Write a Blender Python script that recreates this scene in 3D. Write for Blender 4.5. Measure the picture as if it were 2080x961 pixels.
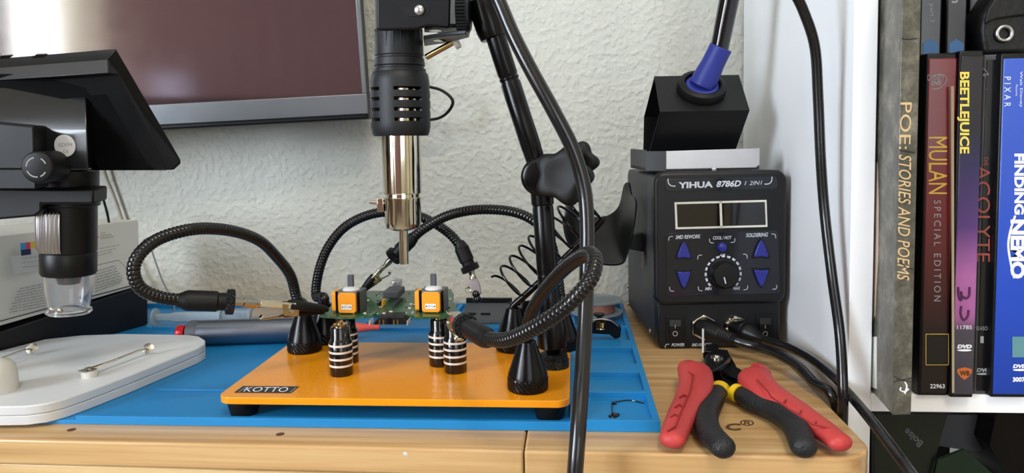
import bpy, math, random
from mathutils import Vector, Matrix
random.seed(7)
for _o in list(bpy.data.objects): bpy.data.objects.remove(_o)
SC = bpy.context.scene
COL = SC.collection
S = 0.0009                      # one working unit is 0.9 mm
V = Vector
# ------------------------------------------------------------------ camera, world, lights, exposure
FPX, PPX, PPY, HC = 1500.0, 1040.0, 398.0, 177.0
ROLL = 0.0115
_d = V((120, PPY - 281, -FPX)).normalized()
_u = V((-math.sin(ROLL), math.cos(ROLL), 0)); _u = (_u - _u.dot(_d) * _d).normalized()
_x = _d.cross(_u)
RW = Matrix((_x, _d, _u))       # camera axes -> world axes
CAMP = V((0, 0, HC))
cam_d = bpy.data.cameras.new('camera'); cam = bpy.data.objects.new('camera', cam_d); COL.objects.link(cam)
cam_d.sensor_fit = 'HORIZONTAL'; cam_d.sensor_width = 36.0; cam_d.lens = 36.0 * FPX / 2080.0
cam_d.shift_x = 0.0; cam_d.shift_y = -(480.5 - PPY) / 2080.0
cam_d.clip_start = 0.01; cam_d.clip_end = 50
cam.matrix_world = Matrix.Translation(CAMP * S) @ RW.to_4x4()
SC.camera = cam

world = bpy.data.worlds.new('world'); SC.world = world; world.use_nodes = True
world.node_tree.nodes['Background'].inputs[0].default_value = (0.75, 0.86, 1.0, 1)
world.node_tree.nodes['Background'].inputs[1].default_value = 1.0

def area(name, loc, target, sx, sy, power, color):
    l = bpy.data.lights.new(name, 'AREA'); l.shape = 'RECTANGLE'; l.size = sx * S; l.size_y = sy * S
    l.energy = power; l.color = color
    o = bpy.data.objects.new(name, l); COL.objects.link(o)
    o.location = V(loc) * S
    dr = (V(target) - V(loc)).normalized()
    o.rotation_euler = dr.to_track_quat('-Z', 'Y').to_euler()
    return o
area('window_daylight', (-1640, -930, 640), (-600, -930, 640), 760, 1120, 47, (0.80, 0.89, 1.0))
area('window_daylight_corner', (-1650, -1940, 640), (-600, -1940, 640), 470, 1120, 38, (0.90, 0.95, 1.0))
area('window_daylight_rear', (900, -2240, 620), (900, -1000, 620), 1300, 1100, 7, (0.93, 0.96, 1.0))
area('warm_fill_light', (300, -700, 1780), (300, -700, 0), 500, 500, 13, (1.0, 0.88, 0.70))  # added warm fill from overhead, not an actual ceiling fixture

SC.view_settings.view_transform = 'Standard'
SC.view_settings.look = 'None'
SC.view_settings.gamma = 1.0
SC.view_settings.use_curve_mapping = False
SC.view_settings.exposure = 0.3
SC.cycles.use_denoising = True

# ------------------------------------------------------------------ pixel rays -> places in the room
def ray(px, py):
    return (RW @ V((px - PPX, -(py - PPY), -FPX)))
def P(px, py, Y):
    w = ray(px, py); return CAMP + w * (Y / w.y)
def G(px, py, z):
    w = ray(px, py); return CAMP + w * ((z - HC) / w.z)
def PL(px, py, o, n):
    w = ray(px, py); return CAMP + w * ((o - CAMP).dot(n) / w.dot(n))

# ------------------------------------------------------------------ materials
def lin(c):
    return tuple((x / 12.92 if x <= 0.04045 else ((x + 0.055) / 1.055) ** 2.4) for x in c)
def rgb(h):
    return lin((int(h[0:2], 16) / 255, int(h[2:4], 16) / 255, int(h[4:6], 16) / 255))
MATS = {}
def mat(name, col, rough=0.5, metal=0.0, bump=0.0, bscale=200.0, coat=0.0, var=0.0, vscale=60.0, spec=0.5, trans=0.0, ior=1.45, alpha=1.0, stretch=None, detail=3.0, bdist=0.0006):
    if name in MATS: return MATS[name]
    m = bpy.data.materials.new(name); m.use_nodes = True; nt = m.node_tree; b = nt.nodes['Principled BSDF']
    c = rgb(col) if isinstance(col, str) else col
    b.inputs['Base Color'].default_value = (*c, 1); b.inputs['Roughness'].default_value = rough; b.inputs['Metallic'].default_value = metal
    b.inputs['Specular IOR Level'].default_value = spec; b.inputs['Coat Weight'].default_value = coat; b.inputs['Coat Roughness'].default_value = 0.08
    b.inputs['Transmission Weight'].default_value = trans; b.inputs['IOR'].default_value = ior; b.inputs['Alpha'].default_value = alpha
    tc = nt.nodes.new('ShaderNodeTexCoord'); mp = nt.nodes.new('ShaderNodeMapping'); nt.links.new(tc.outputs['Object'], mp.inputs[0])
    if stretch: mp.inputs['Scale'].default_value = stretch
    # every material carries a procedural noise: a slight roughness change, plus colour and bump when asked
    n = nt.nodes.new('ShaderNodeTexNoise'); n.inputs['Scale'].default_value = vscale; n.inputs['Detail'].default_value = detail
    nt.links.new(mp.outputs[0], n.inputs['Vector'])
    mr = nt.nodes.new('ShaderNodeMapRange'); mr.inputs['To Min'].default_value = max(0.0, rough - 0.04); mr.inputs['To Max'].default_value = min(1.0, rough + 0.04)
    nt.links.new(n.outputs['Fac'], mr.inputs['Value']); nt.links.new(mr.outputs[0], b.inputs['Roughness'])
    if var:
        mx = nt.nodes.new('ShaderNodeMix'); mx.data_type = 'RGBA'
        mx.inputs['A'].default_value = (*[x * (1 - var) for x in c], 1); mx.inputs['B'].default_value = (*[min(1, x * (1 + var)) for x in c], 1)
        nt.links.new(n.outputs['Fac'], mx.inputs['Factor']); nt.links.new(mx.outputs['Result'], b.inputs['Base Color'])
    if bump:
        n2 = nt.nodes.new('ShaderNodeTexNoise'); n2.inputs['Scale'].default_value = bscale; n2.inputs['Detail'].default_value = 2
        nt.links.new(mp.outputs[0], n2.inputs['Vector'])
        bp = nt.nodes.new('ShaderNodeBump'); bp.inputs['Strength'].default_value = bump; bp.inputs['Distance'].default_value = bdist
        nt.links.new(n2.outputs['Fac'], bp.inputs['Height']); nt.links.new(bp.outputs[0], b.inputs['Normal'])
    MATS[name] = m; return m

def wall_mat():
    m = mat('wall_paint', 'C4C5BC', 0.6); nt = m.node_tree; b = nt.nodes['Principled BSDF']
    tc = nt.nodes['Texture Coordinate']
    n = nt.nodes.new('ShaderNodeTexNoise'); n.inputs['Scale'].default_value = 165; n.inputs['Detail'].default_value = 1.5; n.inputs['Distortion'].default_value = 0.0
    nt.links.new(tc.outputs['Object'], n.inputs['Vector'])
    r = nt.nodes.new('ShaderNodeValToRGB'); r.color_ramp.elements[0].position = 0.44; r.color_ramp.elements[1].position = 0.68; r.color_ramp.interpolation = 'B_SPLINE'
    nt.links.new(n.outputs['Fac'], r.inputs[0])
    n3 = nt.nodes.new('ShaderNodeTexNoise'); n3.inputs['Scale'].default_value = 260; nt.links.new(tc.outputs['Object'], n3.inputs['Vector'])
    ad = nt.nodes.new('ShaderNodeMath'); ad.operation = 'MULTIPLY_ADD'; ad.inputs[1].default_value = 0.25
    nt.links.new(n3.outputs['Fac'], ad.inputs[0]); nt.links.new(r.outputs[0], ad.inputs[2])
    bp = nt.nodes.new('ShaderNodeBump'); bp.inputs['Strength'].default_value = 0.75; bp.inputs['Distance'].default_value = 0.0013
    nt.links.new(ad.outputs[0], bp.inputs['Height']); nt.links.new(bp.outputs[0], b.inputs['Normal'])
    return m
def bamboo_mat():
    m = mat('bamboo', 'CDA268', 0.38, coat=0.25); nt = m.node_tree; b = nt.nodes['Principled BSDF']; tc = nt.nodes['Texture Coordinate']
    mp = nt.nodes.new('ShaderNodeMapping'); mp.inputs['Scale'].default_value = (2.2, 95, 95); nt.links.new(tc.outputs['Object'], mp.inputs[0])
    n = nt.nodes.new('ShaderNodeTexNoise'); n.inputs['Scale'].default_value = 1.6; n.inputs['Detail'].default_value = 5; nt.links.new(mp.outputs[0], n.inputs['Vector'])
    r = nt.nodes.new('ShaderNodeValToRGB'); e = r.color_ramp.elements
    e[0].position = 0.30; e[0].color = (*rgb('B58D5A'), 1); e[1].position = 0.68; e[1].color = (*rgb('DDBE8C'), 1)
    k = e.new(0.5); k.color = (*rgb('CBA572'), 1)
    nt.links.new(n.outputs['Fac'], r.inputs[0])
    # broad laminated strips
    sp = nt.nodes.new('ShaderNodeMapping'); sp.inputs['Scale'].default_value = (0.9, 42, 60); nt.links.new(tc.outputs['Object'], sp.inputs[0])
    w = nt.nodes.new('ShaderNodeTexVoronoi'); w.inputs['Scale'].default_value = 1.0; nt.links.new(sp.outputs[0], w.inputs['Vector'])
    mx = nt.nodes.new('ShaderNodeMix'); mx.data_type = 'RGBA'; mx.blend_type = 'MULTIPLY'; mx.inputs['Factor'].default_value = 0.35
    hs = nt.nodes.new('ShaderNodeValToRGB'); hs.color_ramp.elements[0].color = (0.72, 0.66, 0.58, 1); hs.color_ramp.elements[1].color = (1, 1, 1, 1)
    nt.links.new(w.outputs['Color'], hs.inputs[0]); nt.links.new(r.outputs[0], mx.inputs['A']); nt.links.new(hs.outputs[0], mx.inputs['B'])
    nt.links.new(mx.outputs['Result'], b.inputs['Base Color'])
    return m
def stone_mat():
    m = mat('stone_cover_print', '7F7C66', 0.42, coat=0.2); nt = m.node_tree; b = nt.nodes['Principled BSDF']; tc = nt.nodes['Texture Coordinate']
    n = nt.nodes.new('ShaderNodeTexNoise'); n.inputs['Scale'].default_value = 55; n.inputs['Detail'].default_value = 10; n.inputs['Roughness'].default_value = 0.75
    nt.links.new(tc.outputs['Object'], n.inputs['Vector'])
    r = nt.nodes.new('ShaderNodeValToRGB'); e = r.color_ramp.elements; e[0].position = 0.3; e[0].color = (*rgb('2C2B24'), 1); e[1].position = 0.7; e[1].color = (*rgb('8E887A'), 1)
    k = e.new(0.5); k.color = (*rgb('57554A'), 1)
    nt.links.new(n.outputs['Fac'], r.inputs[0]); nt.links.new(r.outputs[0], b.inputs['Base Color'])
    return m
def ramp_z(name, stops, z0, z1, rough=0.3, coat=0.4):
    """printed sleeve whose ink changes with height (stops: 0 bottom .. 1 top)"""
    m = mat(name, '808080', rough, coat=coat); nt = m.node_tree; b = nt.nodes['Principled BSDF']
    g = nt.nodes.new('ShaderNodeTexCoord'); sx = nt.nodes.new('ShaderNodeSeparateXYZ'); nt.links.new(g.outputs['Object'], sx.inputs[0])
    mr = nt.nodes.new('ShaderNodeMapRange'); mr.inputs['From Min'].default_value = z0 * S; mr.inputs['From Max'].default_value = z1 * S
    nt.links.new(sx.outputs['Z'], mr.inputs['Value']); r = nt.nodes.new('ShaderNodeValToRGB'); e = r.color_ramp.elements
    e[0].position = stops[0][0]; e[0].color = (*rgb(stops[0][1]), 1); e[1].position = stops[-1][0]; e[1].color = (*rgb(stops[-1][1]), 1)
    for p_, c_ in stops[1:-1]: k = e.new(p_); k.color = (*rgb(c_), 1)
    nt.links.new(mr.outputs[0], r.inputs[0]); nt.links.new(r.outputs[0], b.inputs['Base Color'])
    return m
def knurl_mat():
    m = mat('knurled_black_metal', '08080A', 0.3, metal=0.3); nt = m.node_tree; b = nt.nodes['Principled BSDF']; tc = nt.nodes['Texture Coordinate']
    mp = nt.nodes.new('ShaderNodeMapping'); mp.inputs['Scale'].default_value = (1, 1, 1); nt.links.new(tc.outputs['Object'], mp.inputs[0])
    v = nt.nodes.new('ShaderNodeTexVoronoi'); v.inputs['Scale'].default_value = 1300; nt.links.new(mp.outputs[0], v.inputs['Vector'])
    bp = nt.nodes.new('ShaderNodeBump'); bp.inputs['Strength'].default_value = 1.0; bp.inputs['Distance'].default_value = 0.001
    nt.links.new(v.outputs['Distance'], bp.inputs['Height']); nt.links.new(bp.outputs[0], b.inputs['Normal'])
    return m
def pcb_mat():
    m = mat('green_circuit_board', '1F4A2A', 0.35, coat=0.3); nt = m.node_tree; b = nt.nodes['Principled BSDF']; tc = nt.nodes['Texture Coordinate']
    br = nt.nodes.new('ShaderNodeTexBrick'); br.inputs['Scale'].default_value = 110; br.inputs['Color1'].default_value = (*rgb('1B3F22'), 1); br.inputs['Color2'].default_value = (*rgb('24502B'), 1)
    br.inputs['Mortar'].default_value = (*rgb('2F6238'), 1); br.inputs['Mortar Size'].default_value = 0.03
    nt.links.new(tc.outputs['Object'], br.inputs['Vector']); nt.links.new(br.outputs[0], b.inputs['Base Color'])
    return m
M_wall = wall_mat(); M_bamboo = bamboo_mat(); M_stone = stone_mat(); M_knurl = knurl_mat(); M_pcb = pcb_mat()
M_roomwall = mat('warm_room_paint', 'D0C7B0', 0.8)
M_mauve = mat('mauve_fabric', '735654', 0.85, bump=0.3, bscale=900)
M_sheer = mat('pale_fabric', 'E6DFD6', 0.9, bump=0.2, bscale=900)
_nt = M_sheer.node_tree; _b = _nt.nodes['Principled BSDF']; _t = _nt.nodes.new('ShaderNodeBsdfTranslucent'); _t.inputs[0].default_value = (.9, .88, .84, 1)
_m = _nt.nodes.new('ShaderNodeMixShader'); _m.inputs[0].default_value = 0.6; _nt.links.new(_b.outputs[0], _m.inputs[1]); _nt.links.new(_t.outputs[0], _m.inputs[2])
_nt.links.new(_m.outputs[0], _nt.nodes['Material Output'].inputs['Surface'])
M_floor = mat('floor_carpet', '8D8172', 0.95, bump=0.5, bscale=700)
M_ceil = mat('ceiling_paint', 'E4DFD4', 0.9)
M_white = mat('white_laminate', 'F4F6F9', 0.4, var=0.005)
M_paper = mat('white_paper', 'E9E7E0', 0.7)
M_whiteback = mat('white_backboard', 'C8CACC', 0.6)
M_blue = mat('blue_silicone', '147DBC', 0.48, var=0.04, vscale=30, bump=0.04, bscale=400)
M_orange = mat('orange_powder_coat', 'E8930F', 0.25, bump=0.4, bscale=620, bdist=0.0004, coat=0.2)
M_blackmetal = mat('black_anodised_metal', '08080A', 0.24, metal=0.35)
M_blackgloss = mat('black_gloss_paint', '09090C', 0.16, coat=0.5)
M_rib = mat('black_gooseneck_rubber', '0A0A0C', 0.24, coat=0.15)
M_rubber = mat('black_rubber', '0A0A0B', 0.5, spec=0.35)
M_plastic = mat('black_plastic', '0A0B0D', 0.38, spec=0.4, bump=0.08, bscale=1500)
M_gunplastic = mat('charcoal_plastic', '14161A', 0.5, bump=0.12, bscale=1500)
M_chrome = mat('polished_steel', 'D6D0BE', 0.08, metal=1.0)
M_nickel = mat('worn_nickel', 'B5B0A4', 0.25, metal=1.0)
M_brass = mat('warm_steel', 'B09A70', 0.18, metal=1.0)
M_steel = mat('brushed_steel', 'BDBDC0', 0.3, metal=1.0)
M_alu = mat('blue_grey_aluminium', '7F8693', 0.34, metal=1.0)
M_ring = mat('bright_ring_metal', 'E4DAD0', 0.35, metal=0.25)
M_hose = mat('black_silicone_hose', '0D0D10', 0.28, coat=0.45)
M_red = mat('red_grip', 'B83B3A', 0.5, bump=0.1, bscale=900)
M_redknob = mat('red_anodised', 'C21E26', 0.25, metal=0.3)
M_pinkred = mat('coral_plastic', 'E2574C', 0.5)
M_foam = mat('black_foam_grip', '191B1D', 0.5, bump=0.7, bscale=900, bdist=0.0008)
M_yellow = mat('yellow_band', 'E7C21A', 0.4)
M_navy = mat('blue_button_plastic', '1E2684', 0.35, coat=0.2)
M_bluegrip = mat('blue_silicone_grip', '232F86', 0.5)
M_case = mat('dark_grey_sheet_metal', '3B3C3F', 0.5, metal=0.1, spec=0.4)
M_bezel = mat('graphite_plastic', '0C0D10', 0.4, spec=0.45, bump=0.05, bscale=1200)
M_panel = mat('gloss_overlay', '12151F', 0.14, coat=0.3)
M_lcd = mat('dark_display_glass', '050507', 0.05, coat=0.8)
M_print = mat('white_print', 'C9CFDB', 0.5)
M_frameprint = mat('cream_print', 'D8D6CC', 0.5)
M_silver = mat('silver_tray_metal', 'C2C2C4', 0.34, metal=0.6, var=0.1, vscale=80)
M_off = mat('offwhite_plastic', 'D0D3D6', 0.38)
M_offwarm = mat('cream_plastic', 'CFCDC6', 0.5)
M_clear = mat('clear_plastic', 'F4F6FA', 0.06, trans=0.95, ior=1.42)
M_frost = mat('translucent_plastic', 'C8D6DE', 0.35, trans=0.55, ior=1.3)
M_amber = mat('amber_flux', 'B98A54', 0.35, trans=0.2)
M_hotor = mat('orange_part_plastic', 'F19A22', 0.4)
M_carton = mat('carton_white', 'C8C9C4', 0.6, var=0.03, vscale=15)
M_ink = mat('dark_ink', '2A2B2E', 0.6)
M_greyink = mat('grey_ink', '8E9094', 0.6)
M_cyan = mat('cyan_ink', '2C8FBE', 0.6); M_mag = mat('magenta_ink', 'C43560', 0.6); M_yel = mat('yellow_ink', 'CDB43A', 0.6); M_nvy = mat('navy_ink', '20264F', 0.6)
M_orink = mat('orange_ink', 'D9672E', 0.6)
M_blackbox = mat('matte_black_card', '0D0D10', 0.45)
M_tvbody = mat('tv_bezel_grey', '858B91', 0.33, metal=0.8, stretch=(1, 1, 1))
M_screen = mat('tv_screen_glass', '3D2A2D', 0.10, spec=1.0, coat=1.0, ior=1.75)  # mauve base colour supplies part of the reflected room's tint
M_grey = mat('grey_plastic', '4C4F55', 0.5)
M_lightgrey = mat('light_grey_plastic', '8F949B', 0.4)
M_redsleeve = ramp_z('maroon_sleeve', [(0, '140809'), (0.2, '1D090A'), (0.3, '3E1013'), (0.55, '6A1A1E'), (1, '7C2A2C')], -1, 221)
M_purple = ramp_z('purple_sleeve', [(0, '3A3740'), (0.2, '45404B'), (0.24, 'A05A93'), (0.36, 'A4609B'), (0.5, '4E3070'), (0.68, '231F4C'), (0.78, '130F1B'), (1, '120E12')], 0, 221)
M_darksleeve = mat('black_sleeve', '0D0E12', 0.25, coat=0.5, var=0.5, vscale=40)
M_bluesleeve = ramp_z('blue_sleeve', [(0, '153A9A'), (0.3, '1C47B8'), (1, '3A5BC0')], 0, 221)
M_creamedge = mat('cream_card', 'A79A7E', 0.7)
M_gold = mat('gold_print', 'D9B24A', 0.45)
M_yelprint = mat('pale_yellow_print', 'EEDD62', 0.5)
M_cream = mat('cream_title_print', 'D8B98A', 0.5)
M_redprint = mat('rust_print', '9B4B43', 0.5)
M_whiteprint = mat('bright_white_print', 'E9ECF2', 0.5)
M_dimprint = mat('silver_grey_print', '9AA0A8', 0.5)
M_marker = mat('purple_marker_ink', '4A1E46', 0.5)
M_sleeve_grey = mat('misty_grey_sleeve', '3C3E46', 0.3, coat=0.4, var=0.5, vscale=30)
M_shieldblue = mat('shield_blue_print', '3E6FA8', 0.4)
M_shield = mat('shield_orange_print', 'B8622E', 0.4)
M_leather = mat('black_leather', '0B0B0C', 0.45, bump=0.5, bscale=260)
M_green = mat('dark_green_card', '121A12', 0.3)
M_copper = mat('copper_solder', 'D08C72', 0.3, metal=0.3)
M_burn = mat('burnt_brand', '5A3A1E', 0.6)

# ------------------------------------------------------------------ mesh building
class MB:
    def __init__(self): self.v = []; self.f = []
    def add(self, vs, fs):
        b = len(self.v); self.v += [V(p) for p in vs]; self.f += [tuple(i + b for i in f) for f in fs]; return self
    def box(self, x0, x1, y0, y1, z0, z1, o=V((0, 0, 0)), ax=(V((1, 0, 0)), V((0, 1, 0)), V((0, 0, 1)))):
        vs = [o + ax[0] * x + ax[1] * y + ax[2] * z for z in (z0, z1) for y in (y0, y1) for x in (x0, x1)]
        return self.add(vs, [(0, 2, 3, 1), (4, 5, 7, 6), (0, 1, 5, 4), (2, 6, 7, 3), (0, 4, 6, 2), (1, 3, 7, 5)])
    def prism(self, pts, vec):
        vec = V(vec); pts = [V(p) for p in pts]; n = len(pts)
        nn = V((0, 0, 0))
        for i in range(n): nn += (pts[i] - pts[0]).cross(pts[(i + 1) % n] - pts[0])
        if nn.dot(vec) > 0: pts.reverse()
        vs = pts + [p + vec for p in pts]
        fs = [tuple(range(n)), tuple(range(2 * n - 1, n - 1, -1))] + [((i + 1) % n, i, i + n, (i + 1) % n + n) for i in range(n)]
        return self.add(vs, fs)
    def poly(self, pts): return self.add(pts, [tuple(range(len(pts)))])
    def lathe(self, o, axis, prof, n=36, start=None):
        o = V(o); a = V(axis).normalized(); t = start or (V((1, 0, 0)) if abs(a.x) < 0.9 else V((0, 1, 0)))
        e1 = (t - a * t.dot(a)).normalized(); e2 = a.cross(e1); vs = []; fs = []
        for (h, r) in prof:
            for k in range(n):
                th = 2 * math.pi * k / n; vs.append(o + a * h + (e1 * math.cos(th) + e2 * math.sin(th)) * max(r, 1e-4))
        for i in range(len(prof) - 1):
            for k in range(n):
                k2 = (k + 1) % n; fs.append((i * n + k, i * n + k2, (i + 1) * n + k2, (i + 1) * n + k))
        fs.append(tuple(range(n - 1, -1, -1))); fs.append(tuple((len(prof) - 1) * n + k for k in range(n)))
        return self.add(vs, fs)
    def tube(self, pts, r, n=12, wide=1.0, up=None, closed=False):
        pts = [V(p) for p in pts]; m = len(pts); rs = r if isinstance(r, (list, tuple)) else [r] * m
        ws = wide if isinstance(wide, (list, tuple)) else [wide] * m
        vs = []; fs = []; prev = None
        for i, p in enumerate(pts):
            t = (pts[min(i + 1, m - 1)] - pts[max(i - 1, 0)]).normalized()
            if up is not None: e1 = t.cross(V(up)).normalized()
            elif prev is None:
                h = V((0, 0, 1)) if abs(t.z) < 0.9 else V((0, 1, 0)); e1 = t.cross(h).normalized()
            else: e1 = (prev - t * prev.dot(t)).normalized()
            prev = e1; e2 = e1.cross(t)
            for k in range(n):
                th = 2 * math.pi * k / n; vs.append(p + (e1 * math.cos(th) * ws[i] + e2 * math.sin(th)) * rs[i])
        for i in range(m - 1):
            for k in range(n):
                k2 = (k + 1) % n; fs.append((i * n + k, (i + 1) * n + k, (i + 1) * n + k2, i * n + k2))
        fs.append(tuple(range(n))); fs.append(tuple((m - 1) * n + k for k in range(n - 1, -1, -1)))
        return self.add(vs, fs)
    def band(self, pts, vec, th):
        """a bent sheet: the polyline pts given a thickness th, extruded by vec"""
        vec = V(vec); pts = [V(p) for p in pts]; w = vec.normalized(); n = len(pts); off = []
        for i in range(n):
            d1 = (pts[min(i + 1, n - 1)] - pts[max(i - 1, 0)]); off.append(pts[i] + d1.cross(w).normalized() * th)
        for i in range(n - 1):
            a, b, c, d = pts[i], pts[i + 1], off[i + 1], off[i]
            vs = [a, b, c, d, a + vec, b + vec, c + vec, d + vec]
            fs = [(0, 1, 2, 3), (7, 6, 5, 4), (1, 0, 4, 5), (3, 2, 6, 7)]
            if i == 0: fs.append((0, 3, 7, 4))
            if i == n - 2: fs.append((2, 1, 5, 6))
            self.add(vs, fs)
        return self

ROOT = {}
def tag(o, label, cat, group=None, kind=None):
    if label: o['label'] = label
    if cat: o['category'] = cat
    if group: o['group'] = group
    if kind: o['kind'] = kind
    return o
def thing(name, loc, label, cat, group=None):
    o = bpy.data.objects.new(name, None); COL.objects.link(o); o.empty_display_size = 0.005
    o.location = V(loc) * S; ROOT[o.name] = V(loc); return tag(o, label, cat, group)
def org(o):
    return ROOT.get(o.name, V((0, 0, 0))) if o is not None else V((0, 0, 0))
def obj(name, mb, m, parent=None, smooth=True, bev=0.0, seg=2, angle=38, loc=None):
    me = bpy.data.meshes.new(name)
    o = bpy.data.objects.new(name, me); COL.objects.link(o)
    base = org(parent)
    mine = V(loc) if loc is not None else base
    me.from_pydata([tuple((p - mine) * S) for p in mb.v], [], mb.f)
    me.validate(); me.update()
    import bmesh
    bm = bmesh.new(); bm.from_mesh(me); bmesh.ops.recalc_face_normals(bm, faces=bm.faces) ; bm.to_mesh(me); bm.free()
    me.materials.append(m)
    if smooth:
        me.polygons.foreach_set('use_smooth', [True] * len(me.polygons)); me.set_sharp_from_angle(angle=math.radians(angle))
    if bev:
        b = o.modifiers.new('edge', 'BEVEL'); b.width = bev * S; b.segments = seg; b.limit_method = 'ANGLE'; b.angle_limit = math.radians(35); b.harden_normals = False
    o.location = (mine - base) * S
    if parent: o.parent = parent
    ROOT[o.name] = mine
    return o
def struct(name, mb, m, **k):
    o = obj(name, mb, m, **k); o['kind'] = 'structure'; return o
def copy_thing(root, loc, label, group=None):
    r = root.copy(); COL.objects.link(r); r.location = V(loc) * S; ROOT[r.name] = V(loc); r['label'] = label
    if group: r['group'] = group
    for ch in [c for c in bpy.data.objects if c.parent == root]:
        c2 = ch.copy(); COL.objects.link(c2); c2.parent = r; ROOT[c2.name] = V(loc)
        for g in [c for c in bpy.data.objects if c.parent == ch]:
            g2 = g.copy(); COL.objects.link(g2); g2.parent = c2
    return r
def spline(pts, per=10):
    pts = [V(p) for p in pts]; q = [2 * pts[0] - pts[1]] + pts + [2 * pts[-1] - pts[-2]]; out = []
    for i in range(1, len(q) - 2):
        p0, p1, p2, p3 = q[i - 1:i + 3]
        for k in range(per):
            t = k / per
            out.append(0.5 * ((2 * p1) + (p2 - p0) * t + (2 * p0 - 5 * p1 + 4 * p2 - p3) * t * t + (3 * p1 - p0 - 3 * p2 + p3) * t ** 3))
    out.append(pts[-1]); return out
def resample(pts, step):
    out = [pts[0]]; acc = 0.0
    for a, b in zip(pts, pts[1:]):
        L = (b - a).length
        while acc + L >= step and L > 1e-6:
            t = (step - acc) / L; a = a + (b - a) * t; out.append(a); L = (b - a).length; acc = 0.0
        acc += L
    if (out[-1] - pts[-1]).length > 0.2 * step: out.append(pts[-1])
    return out
def ribbed(pts, r, pitch=2.6, depth=0.10):
    c = resample(spline(pts, 24), pitch / 4.0); rs = []
    for i in range(len(c)): rs.append(r * (1.0, 1.0, 1.0 - depth * 0.3, 1.0 - depth)[i % 4])
    return MB().tube(c, rs, 18)
def write(name, s, bl, br, tl, m, parent, shear=0.0, bold=0.0, lift=None, spacing=1.0):
    """lettering mapped so its bounding box fills the parallelogram bl-br-tl"""
    cu = bpy.data.curves.new(name, 'FONT'); cu.body = s; cu.resolution_u = 3; cu.shear = shear; cu.offset = bold; cu.space_character = spacing; cu.align_x = 'LEFT'
    t = bpy.data.objects.new('lettering_source', cu); COL.objects.link(t)
    dg = bpy.context.evaluated_depsgraph_get(); me = bpy.data.meshes.new_from_object(t.evaluated_get(dg))
    vs = [v.co.copy() for v in me.vertices]; fs = [tuple(p.vertices) for p in me.polygons]
    bpy.data.objects.remove(t); bpy.data.curves.remove(cu); bpy.data.meshes.remove(me)
    if not vs: return None
    x0 = min(v.x for v in vs); x1 = max(v.x for v in vs); y0 = min(v.y for v in vs); y1 = max(v.y for v in vs)
    bl, br, tl = V(bl), V(br), V(tl); n = (br - bl).cross(tl - bl).normalized()
    L = lift if lift is not None else 0.25
    mb = MB().add([bl + (br - bl) * ((v.x - x0) / max(x1 - x0, 1e-6)) + (tl - bl) * ((v.y - y0) / max(y1 - y0, 1e-6)) + n * L for v in vs], fs)
    return obj(name, mb, m, parent, smooth=False)
def ringpts(c, e1, e2, r, n=24, a0=0, a1=360):
    return [V(c) + (V(e1) * math.cos(math.radians(a0 + (a1 - a0) * k / (n - 1))) + V(e2) * math.sin(math.radians(a0 + (a1 - a0) * k / (n - 1)))) * r for k in range(n)]
def rrect(w, h, r, n=6):
    out = []
    for cx_, cy_, a in ((w - r, h - r, 0), (r, h - r, 90), (r, r, 180), (w - r, r, 270)):
        for k in range(n + 1): th = math.radians(a + 90 * k / n); out.append((cx_ + r * math.cos(th), cy_ + r * math.sin(th)))
    return out
UX, UY, UZ = V((1, 0, 0)), V((0, 1, 0)), V((0, 0, 1))
XL, XR, YB, YR, ZF, ZC = -1620, 2200, 800, -2260, -810, 1850

# ================================================================== SETTING
struct('wall_back', MB().box(XL, XR, YB, YB + 60, ZF, ZC), M_wall, smooth=False)
struct('wall_right', MB().box(XR, XR + 60, YR, YB + 60, ZF, ZC), M_roomwall, smooth=False)
# the left wall is built around its window
WY0, WY1, WZ0, WZ1 = -1320, -540, 60, 1220
wl = MB().box(XL - 60, XL, YR - 60, -2180, ZF, ZC).box(XL - 60, XL, -1700, WY0, ZF, ZC).box(XL - 60, XL, -2180, -1700, ZF, WZ0).box(XL - 60, XL, -2180, -1700, WZ1, ZC).box(XL - 60, XL, WY1, YB + 60, ZF, ZC).box(XL - 60, XL, WY0, WY1, ZF, WZ0).box(XL - 60, XL, WY0, WY1, WZ1, ZC)
struct('wall_left', wl, M_roomwall, smooth=False)
struct('wall_rear', MB().box(XL, 230, YR - 60, YR, ZF, ZC).box(1570, XR + 60, YR - 60, YR, ZF, ZC).box(230, 1570, YR - 60, YR, ZF, 50).box(230, 1570, YR - 60, YR, 1190, ZC), M_roomwall, smooth=False)
struct('floor', MB().box(XL - 60, XR + 60, YR - 60, YB + 60, ZF - 40, ZF), M_floor, smooth=False)
struct('ceiling', MB().box(XL - 60, XR + 60, YR - 60, YB + 60, ZC, ZC + 40), M_ceil, smooth=False)
def window(name, horizontal, a0, a1, z0, z1, fixed):
    mb = MB()
    def b(u0, u1, w0, w1):
        if horizontal: mb.box(u0, u1, fixed - 14, fixed + 14, w0, w1)
        else: mb.box(fixed - 14, fixed + 14, u0, u1, w0, w1)
    b(a0, a0 + 26, z0, z1); b(a1 - 26, a1, z0, z1); b(a0, a1, z0, z0 + 26); b(a0, a1, z1 - 26, z1); b((a0 + a1) / 2 - 10, (a0 + a1) / 2 + 10, z0, z1)
    struct(name, mb, M_white, smooth=False)
window('window_1', False, WY0, WY1, WZ0, WZ1, XL - 20)
window('window_3', False, -2180, -1700, WZ0, WZ1, XL - 20)
window('window_2', True, 230, 1570, 50, 1190, YR - 20)
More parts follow.
